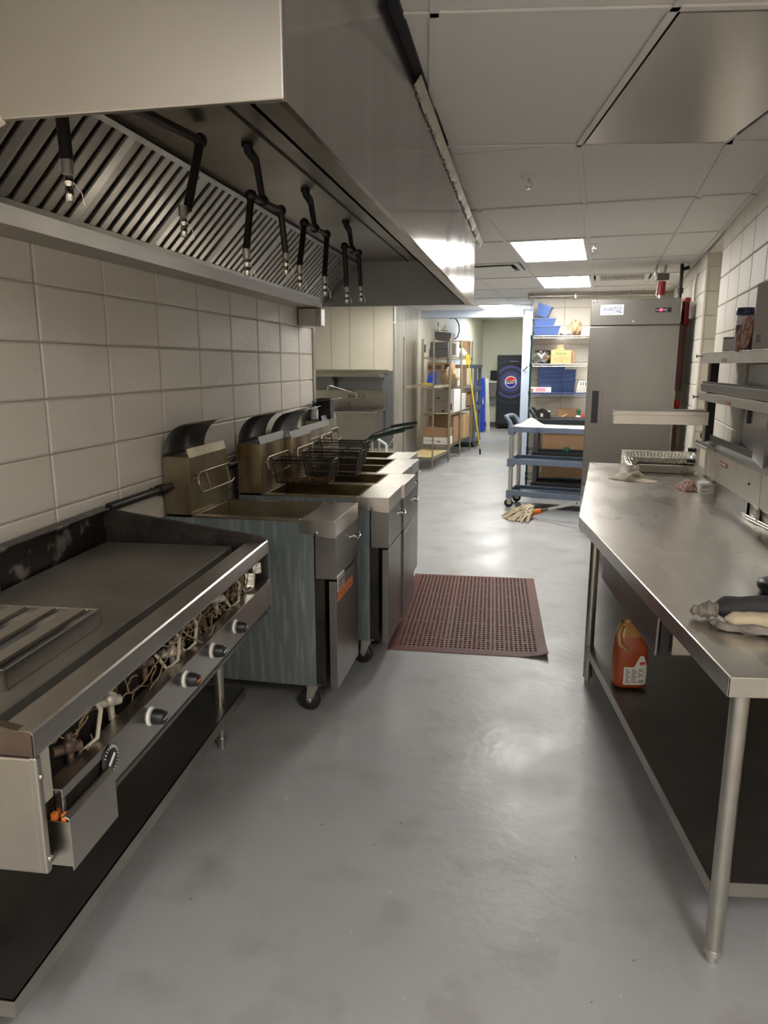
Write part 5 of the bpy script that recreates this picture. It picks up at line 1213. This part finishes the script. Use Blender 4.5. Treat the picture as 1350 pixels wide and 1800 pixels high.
rb = thing('red_bottle', 'small red bottle beside the green capped bottle', 'bottle', (SX + .675, SY + .12, L2_)); MB().lathe([(0, 0), (.024, 0), (.026, .06), (.02, .10), (.01, .12), (.01, .14), (0, .14)], n=14).build('body', 'red_bright', rb)
for (z_, la) in ((LV[1] + .004, 'large brown cardboard box on the lower wire shelf behind the carts'), (LV[0] + .004, 'dark brown cardboard box on the lowest wire shelf behind the carts')):
    t = thing('cardboard_box', la, 'box', (SX + .45, SY + .2, z_)); MB().box(-.26, .32, -.16, .2, 0, .225).build('carton', 'card', t, bevel=.003)
    MB().ext([(-.24, -.165, .222), (.3, -.165, .222), (.3, -.165, .238), (.05, -.165, .246), (-.24, -.165, .228)], (0, .2, 0)).build('flap', 'card', t)

# ================================================================= SINK AT THE LEFT END
sk = thing('compartment_sink', 'stainless sink with a deep bowl and tall backsplash against the cream panel wall', 'sink', (-2.6, 10.7, 0))
sx0, sx1, sy0, sy1 = -3.35, -2.17, 10.36, 11.06
MB().box(sx0, sx1, sy0, sy0 + .006, .50, .905).box(sx0, sx1, sy1 - .07, sy1 - .064, .5, .905).box(sx1 - .006, sx1, sy0, sy1 - .06, .50, .905).box(sx0, sx1, sy0, sy1 - .06, .50, .506).box(-2.75, -2.744, sy0, sy1 - .06, .5, .89).build('bowl', 'steel', sk, bevel=.008, **W_)
MB().box(sx0, sx1 + .01, sy0 - .03, sy0 + .02, .90, .918).box(sx1 - .02, sx1 + .03, sy0 - .03, sy1, .90, .925).build('rolled_rim', 'chrome', sk, bevel=.006, **W_)
MB().box(sx1 - .005, sx1 + .03, sy1 - .02, sy1, .90, 1.20).box(sx0, sx1 + .03, sy1 - .012, sy1, .88, 1.20).box(sx0, sx1 + .03, sy1 - .035, sy1, 1.18, 1.205).build('backsplash', 'steel', sk, bevel=.003, **W_)
for (x, y) in ((sx1 - .06, sy0 + .06), (sx1 - .06, sy1 - .12), (-2.9, sy0 + .06), (-2.9, sy1 - .12)):
    lg = MB().cyl((x, y, .03), (x, y, .5), .02, 12).build('leg', 'alu', sk, **W_); MB().cyl((x, y, 0), (x, y, .035), .014, 8).build('foot', 'alu', lg, **W_)
MB().box(-4.0, -2.04, 11.075, 11.092, .30, 1.50).build('splash_panel', 'steel_endpanel', ws)
fc = thing('faucet', 'chrome wall mounted faucet with a long swing spout over the sink', 'faucet', (-2.60, 11.03, 1.10))
MB().cyl((-.13, -.03, -.02), (.13, -.03, -.02), .016, 12).cyl((-.10, -.03, -.02), (-.10, .02, -.02), .014, 10).cyl((.10, -.03, -.02), (.10, .02, -.02), .014, 10).cyl((0, -.03, -.02), (0, -.03, .05), .014, 10).build('body', 'chrome', fc)
MB().tube([(0, -.03, .05), (-.02, -.06, .065), (-.36, -.25, .175), (-.385, -.26, .175), (-.395, -.265, .15), (-.395, -.265, .10)], .010, 10).build('spout', 'chrome', fc)
for s in (-.12, .12): MB().cyl((s, -.03, -.02), (s, -.05, .03), .014, 10).cyl((s - .02, -.06, .04), (s + .035, -.08, .05), .008, 8).build('valve_handle', 'chrome', fc)
ws_ = thing('wall_shelf', 'stainless wall shelf above the sink with rolled front edge', 'shelf', (-2.7, 10.9, 1.45))
MB().box(-3.7, -2.17, 10.72, 11.07, 1.445, 1.450).box(-3.7, -2.17, 10.718, 10.724, 1.41, 1.462).box(-2.176, -2.17, 10.72, 11.07, 1.40, 1.45).box(-3.7, -2.10, 11.055, 11.07, 1.45, 1.515).build('shelf_panel', 'steel_leg', ws_, bevel=.003, **W_)
for x in (-2.95,): MB().ext([(x, 11.07, 1.43), (x, 10.80, 1.43), (x, 11.07, 1.24)], (.01, 0, 0)).box(x - .015, x + .025, 11.06, 11.07, 1.24, 1.43).build('bracket', 'steel_dark', ws_, **W_)
rk2 = thing('wire_rack', 'small dark wire rack standing in the sink bowl', 'rack', (-2.72, 10.62, .86))
wrk = MB(); A = [(-.13, 0, 0), (.17, 0, .04), (.10, .0, .17), (-.05, 0, .19)]
wrk.tube(A, .004, 5, closed=True)
for k in range(1, 6): wrk.cyl((-.13 + .05 * k, 0, .01 + .006 * k), (-.05 + .026 * k, 0, .19 - .004 * k), .0025, 4)
for k in range(1, 5): wrk.cyl((-.13 + .02 * k, 0, .04 * k), (.17 - .018 * k, 0, .04 + .03 * k), .0025, 4)
wrk.build('wires', 'wire_dark', rk2)
pipe2 = thing('drain_pipe', 'white drain pipe and steel leg pair beside the sink base', 'pipe', (-2.0, 10.4, 0))
MB().cyl((-.03, .1, 0), (-.03, .1, .42), .022, 12).cyl((-.03, .1, .42), (-.2, .2, .5), .022, 12).build('pipe', 'white', pipe2)

# ================================================================= WIRE RACKS ALONG THE COOLER WALL
QA = R(-7.4)
def qf(o, x, y, z_=0):  # x = away from the wall side, y = along
    return (o[0] + x * math.cos(QA) - y * math.sin(QA), o[1] + x * math.sin(QA) + y * math.cos(QA), z_)
RO = (-1.372, 10.79)
def rack_y(label, y0_, y1_, levels, Hh, liner, dp=.46, grp=None):
    o = qf(RO, 0, y0_)
    # local x runs along the wall, local y runs towards it
    t = rack(label, (o[0], o[1], 0), QA + R(90), y1_ - y0_, dp, levels, Hh, 'wire_tan', ['wire_tan'], liner, postr=.013, grp=grp)
    return t
rack_y('tarnished wire rack nearest the fryers, mostly empty with a yellowed bottom shelf', 0, 1.02, (.20, 1.275), 1.99, [0])
rack_y('tarnished wire rack filled with boxes, second along the left wall', 1.09, 1.86, (.27, .79, 1.22, 1.71), 2.0, [1])
rack_y('tarnished wire rack of boxes farthest along the left wall', 1.90, 2.78, (.28, .80, 1.22, 1.71), 2.0, [1])
def boxat(label, x, y, z_, sx, sy, sz, m, rz=0, name='cardboard_box', cat='box', flaps=0, prints=None):
    p = qf(RO, x, y, z_); t = thing(name, label, cat, p, QA + rz)
    c_ = MB().box(-sx / 2, sx / 2, -sy / 2, sy / 2, 0, sz).build('carton', m, t, bevel=.003)
    if flaps: MB().ext([(-sx / 2, -sy / 2, sz), (-sx / 2, -sy / 2, sz + flaps), (sx / 2, -sy / 2, sz + flaps * .7), (sx / 2, -sy / 2, sz)], (0, -.004, 0)).box(sx / 2 - .004, sx / 2, -sy / 2, sy / 2, sz, sz + flaps * .6).build('flap', m, t)
    for (u0, u1, v0, v1, pm) in (prints or ()): MB().box(-sx / 2 + sx * u0, -sx / 2 + sx * u1, -sy / 2 - .002, -sy / 2, sz * v0, sz * v1).build('print', pm, c_)
    return t
t1, t2 = 1.71 + .005, 1.22 + .005
boxat('lowest dark grey bin of the pile topping the second left rack', -.24, 1.42, t1, .32, .36, .125, 'grey_plastic', name='storage_bin', cat='bin')
boxat('middle dark grey bin of the pile topping the second left rack', -.235, 1.42, t1 + .127, .30, .36, .115, 'grey_plastic', name='storage_bin', cat='bin')
tp_ = boxat('tilted topmost grey bin of the pile topping the second left rack', -.20, 1.44, t1 + .262, .28, .3, .14, 'grey_plastic', name='storage_bin', cat='bin'); tp_.rotation_euler = (0, R(6), QA)
boxat('white printed bag beside the grey bins on the second left rack', -.06, 1.62, t1, .12, .15, .25, 'paper_white', name='paper_bag', cat='bag', prints=((.3, .8, .15, .9, 'card_grey'),))
boxat('brown cardboard box on top of the farthest left rack', -.19, 2.42, t1, .38, .42, .29, 'card', prints=((.45, .75, .5, .75, 'ink'),))
bag('white cloth bundle in front of the brown box on the farthest left rack', qf(RO, -.10, 2.03, t1), (.14, .10, .075), 'white', seed=6, nm='cloth_bundle', cat='cloth')
boxat('long brown carton on the upper shelf of the second left rack', -.235, 1.42, t2 + .26, .40, .34, .14, 'card', prints=((.05, .25, .2, .7, 'brown_steel'), (.35, .6, .2, .7, 'brown_steel'), (.75, .9, .2, .8, 'ink')))
boxat('grey brown carton on the upper shelf of the second left rack, below the long one', -.25, 1.42, t2, .36, .34, .255, 'card_grey')
bag('crumpled kraft paper bag on the upper shelf, second left rack', qf(RO, -.03, 1.25, t2), (.12, .10, .15), 'kraft', seed=5, amp=.2, nm='paper_bag')
boxat('upright white carton on the upper shelf of the farthest left rack', -.12, 2.05, t2, .10, .2, .30, 'paper_white')
boxat('brown box on the upper shelf of the farthest left rack', -.24, 2.45, t2, .36, .4, .36, 'card')
bl = thing('blue_scoop', 'bright blue curved plastic guard with a yellow edge on the nearest left rack', 'guard', qf(RO, -.17, .62, 1.28), QA)
pr = [(-.10 + .14 * (1 - math.cos(R(a))), 0, .22 * math.sin(R(a))) for a in range(0, 91, 10)]
MB().sheet(pr, (0, .12, 0), (.004, 0, -.004)).ext([(-.10, .001, 0), (.05, .001, 0), (.05, .001, .2), (-.0, .001, .16), (-.06, .001, .1)], (0, .003, 0)).build('body', 'royal', bl)
MB().box(-.16, .0, -.03, .03, 0, .028).build('edge_strip', 'yellow', bl)
boxat('large pale carton on the third shelf down of the second left rack', -.25, 1.44, .80, .36, .38, .385, 'card_grey', prints=((.45, .6, .60, .66, 'ink'), (.1, .95, .52, .53, 'brown_steel'), (.12, .2, .1, .16, 'ink'), (.7, .85, .04, .12, 'ink')))
boxat('white carton with black print right of the large pale carton', -.04, 1.62, .80, .09, .5, .38, 'paper_white', prints=((.3, .6, .1, .4, 'ink'),))
boxat('brown carton on the third shelf of the farthest left rack', -.22, 2.35, .81, .36, .5, .36, 'card')
boxat('white carton with blue print on the farthest left rack', -.04, 2.12, .81, .10, .3, .28, 'paper_white', prints=((.2, .8, .3, .7, 'ink_blue'),))
boxat('white flat carton at the bottom front of the second left rack', -.24, 1.26, .28, .44, .3, .125, 'paper_white', prints=((.1, .5, .5, .56, 'card_grey'), (.55, .7, .35, .5, 'brown_steel')))
boxat('open brown carton resting on the white flat carton, left rack', -.24, 1.26, .41, .42, .30, .12, 'card', flaps=.05)
boxat('big brown cardboard box at the back of the second left rack bottom shelf', -.24, 1.66, .28, .44, .36, .45, 'card')
boxat('brown cardboard box with a dark hand hole on the farthest left rack bottom', -.20, 2.40, .29, .42, .5, .42, 'card_light', prints=((.3, .5, .3, .75, 'ink'),))
fau = thing('hose_bib', 'chrome tap fitting with a looped black hose on the wall above the left racks', 'faucet', (-1.62, 13.55, 2.17), QA)
MB().cyl((0, 0, -.06), (0, 0, .12), .018, 10).cyl((-.13, 0, .05), (.15, 0, .03), .010, 8).cyl((.06, 0, .03), (.11, 0, .12), .010, 8).cyl((-.02, 0, .12), (-.04, 0, .18), .012, 8).build('body', 'chrome', fau)
MB().tube([(.22, .0, .26), (.30, 0, .24), (.36, 0, .14), (.37, 0, .02), (.34, 0, -.08), (.26, 0, -.14)], .011, 8).cyl((.18, 0, .26), (.25, 0, .26), .022, 8).build('hose', 'black', fau)
tm = thing('thermometer', 'round dark gauge hanging on the wall behind the left racks', 'gauge', (WX(12.9) + .02, 12.9, 1.87)); MB().obox((.02, 0, 0), (.03, .09, .14)).build('body', 'grey_plastic', tm, bevel=.012)
dly = thing('grey_rack', 'blue grey plastic storage rack beyond the wire racks on the left', 'shelving', (-.985, 14.1, 0), QA)
for z_ in (.10, .72, 1.08, 1.52): MB().box(-.50, .04, -.02, .50, z_, z_ + .07).build('shelf', 'cart_grey', dly, bevel=.005)
for (x, y) in ((.0, .02), (.0, .46), (-.46, .02), (-.46, .46)): MB().cyl((x, y, .06), (x, y, 1.58), .028, 10).build('post', 'cart_grey', dly)
MB().box(-.46, .0, .0, .46, .0, .06).build('base', 'black', dly)
for (y_, z_, s) in ((.0, .172, .42), (.0, .80, .26)):
    t = thing('cardboard_box', 'tan carton on the lowest shelf of the blue grey storage rack' if s > .3 else 'tan carton on the second shelf of the blue grey storage rack', 'box', (-1.2, 14.38, z_), QA); MB().box(-.18, .18, -.18, .18, 0, s).build('carton', 'card_light', t, bevel=.003)
yp = thing('yellow_mop', 'yellow mop leaning against the left racks', 'mop', (-.79, 13.0, 0))
MB().cyl((0, 0, .09), (-.245, .06, 1.60), .014, 10).build('pole', 'yellow', yp); MB().cyl((0.003, 0, .0), (0, 0, .10), .017, 8).build('tip', 'black', yp)
MB().obox((-.26, .06, 1.68), (.07, .05, .18), 0, 0, R(-8)).build('head', 'yellow', yp)

# ================================================================= FAR ROOM
pc_ = thing('drink_cooler', 'tall black drinks cooler with a round red white and blue emblem, far room', 'refrigerator', (-.735, 18.35, 0), R(4))
MB().box(.0, .60, .03, .50, .12, 1.82).build('cabinet', 'cooler_black', pc_, bevel=.01)
dd_ = MB().box(.045, .60, .0, .03, .12, 1.81).build('door', 'cooler_black', pc_, bevel=.005)
MB().box(.02, .58, .06, .48, .05, .12).build('base', 'black', pc_)
for x in (.06, .54): MB().lathe([(0, -.015), (.035, -.015), (.035, .015), (0, .015)], (x, .07, .036), 14, 'x').build('wheel', 'rubber', pc_)
LC = (.335, 1.165)
M['ring_blue'] = mat('ring_indigo', (.06, .065, .20), .45); M['ring_dim'] = mat('ring_dim_indigo', (.035, .038, .10), .45)
def annulus(r0, r1, y, m, par, nm, zlim=None, n=48):
    mb = MB(); v = []
    for k in range(n):
        a = 2 * math.pi * k / n
        for r in (r0, r1):
            x = LC[0] + r * math.cos(a); x = max(.05, min(.598, x)); v.append((x, y, LC[1] + r * math.sin(a) * 1.0))
    mb.add(v, [(2 * k, 2 * k + 1, (2 * k + 3) % (2 * n), (2 * k + 2) % (2 * n)) for k in range(n)]); return mb.build(nm, m, par)
annulus(.0, .245, -.0012, 'ring_blue', dd_, 'print_ring'); annulus(.245, .30, -.0014, 'ring_dim', dd_, 'print_ring'); annulus(.335, .40, -.0012, 'ring_blue', dd_, 'print_ring'); annulus(.505, .53, -.0012, 'ring_dim', dd_, 'print_ring')
em = MB().lathe([(0, -.004), (.142, -.004), (.148, 0)], (LC[0], -.002, LC[1]), 40, 'y').build('emblem', 'paper_white', dd_)
def cap_(top, m, nm):
    r = .125; pts = []
    z_e = .038
    a0 = math.asin(z_e / r) if top else math.asin(.03 / r)
    if top: pts = [(r * math.cos(a0 + (math.pi - 2 * a0) * k / 20), r * math.sin(a0 + (math.pi - 2 * a0) * k / 20)) for k in range(21)] + [(-.06, .030), (0, .036), (.06, .050)]
    else: pts = [(r * math.cos(-a0 - (math.pi - 2 * a0) * k / 20), r * math.sin(-a0 - (math.pi - 2 * a0) * k / 20)) for k in range(21)] + [(-.06, -.052), (0, -.040), (.06, -.034)]
    MB().add([(LC[0] + p[0], -.0075, LC[1] + p[1]) for p in pts], [list(range(len(pts)))]).build(nm, m, em, fix=False)
cap_(True, 'logo_red', 'red_wave'); cap_(False, 'logo_blue', 'blue_wave')
text_mesh('PEPSI', .07, (LC[0], -.008, LC[1]), (1, 0, 0), (0, 0, 1), 'ink', em, bold=.0022, world=False, fitw=.225)
MB().box(.30, .50, -.002, 0, 1.66, 1.668).build('highlight_strip', 'alu', dd_)
bp_ = thing('display_rack', 'royal blue plastic display rack leaning on the far wall left of the drinks cooler', 'rack', (-1.14, 17.4, 0), R(10))
MB().ext([(0.0, 0, .02), (.19, 0, .02), (.15, 0, 1.28), (.06, 0, 1.26), (.08, 0, .3)], (0, .18, 0)).build('side_panel', 'royal', bp_, bevel=.01)
for z_ in (.10, .60, 1.08):
    for k in range(4): MB().box(-.06, .10, -.005, .16, z_ + k * .04, z_ + .018 + k * .04).build('rib', 'royal', bp_)
MB().box(-.05, .05, .10, .12, .1, 1.2).build('back_panel', 'alu', bp_)
e_ = MB().lathe([(0, -.004), (.018, -.004), (.018, 0)], (.125, 0, .80), 16, 'y').build('emblem', 'paper_white', bp_)
MB().ext([(.11, -.005, .803), (.14, -.005, .803), (.135, -.005, .815), (.115, -.005, .815)], (0, .001, 0)).build('emblem_top', 'logo_red', e_)
MB().box(.11, .135, -.004, 0, .66, .77).build('lettering', 'paper_white', bp_)
gp_ = thing('leaning_board', 'pale grey flat panel leaning between the blue rack and the cooler', 'panel', (-.93, 17.6, 0), R(6))
MB().ext([(0.0, 0, 0), (.09, 0, .0), (.02, 0, 1.25), (-.06, 0, 1.28)], (0, .03, 0)).build('panel', 'wall_far', gp_)
hs = thing('hand_sink', 'small white counter sink on the far wall behind the drinks cooler', 'sink', (-.90, 18.82, 0))
MB().box(-.20, .16, -.18, .14, 1.14, 1.18).build('counter', 'white', hs, bevel=.004); MB().ext([(-.15, -.15, 1.14), (.15, -.15, 1.14), (.12, -.12, .78), (-.10, -.12, .78)], (0, .25, 0)).build('bowl', 'steel', hs)
MB().box(-.10, .16, .10, .14, .60, .76).build('panel', 'white', hs)
mn = thing('monitor', 'small black screen on the counter left of the drinks cooler', 'monitor', (-.83, 18.8, 1.18)); MB().box(-.10, .12, 0, .03, .02, .26).box(-.02, .04, .0, .08, 0, .03).build('body', 'screen', mn, bevel=.004)
sg = thing('wall_stop', 'short dark bar sticking out from the pale pier beside the wire shelving', 'bar', (-.05, 12.70, 1.50)); MB().cyl((-.03, 0, -.02), (.05, -.02, .06), .010, 8).build('bar', 'steel_dark', sg)

# ---------------------------------------------------------------- groups for repeats
GR = {'deep_fryer': 'deep fryers in the row along the left wall', 'fry_basket': 'wire baskets on the fryers', 'suppression_pipe': 'fire suppression pipes inside the hood',
      'ceiling_light': 'ceiling lights', 'ceiling_vent': 'ceiling vents', 'sprinkler_head': 'sprinkler heads', 'utility_cart': 'utility carts by the refrigerator',
      'plastic_tub': 'blue tubs on the top wire shelf', 'navy_tub': 'navy containers on the middle wire shelf', 'pink_carton': 'pink cartons on the black wire shelf',
      'storage_bin': 'dark grey bins on the second left rack', 'foil_pan': 'foil trays on the work table', 'wire_shelving': 'wire shelving units', 'cardboard_box': 'cardboard boxes', 'flat_carton': 'flat cartons on the wire shelving'}
for o in bpy.data.objects:
    k = o.name.split('.')[0]
    if o.parent is None and k in GR and 'category' in o.keys(): o['group'] = GR[k]
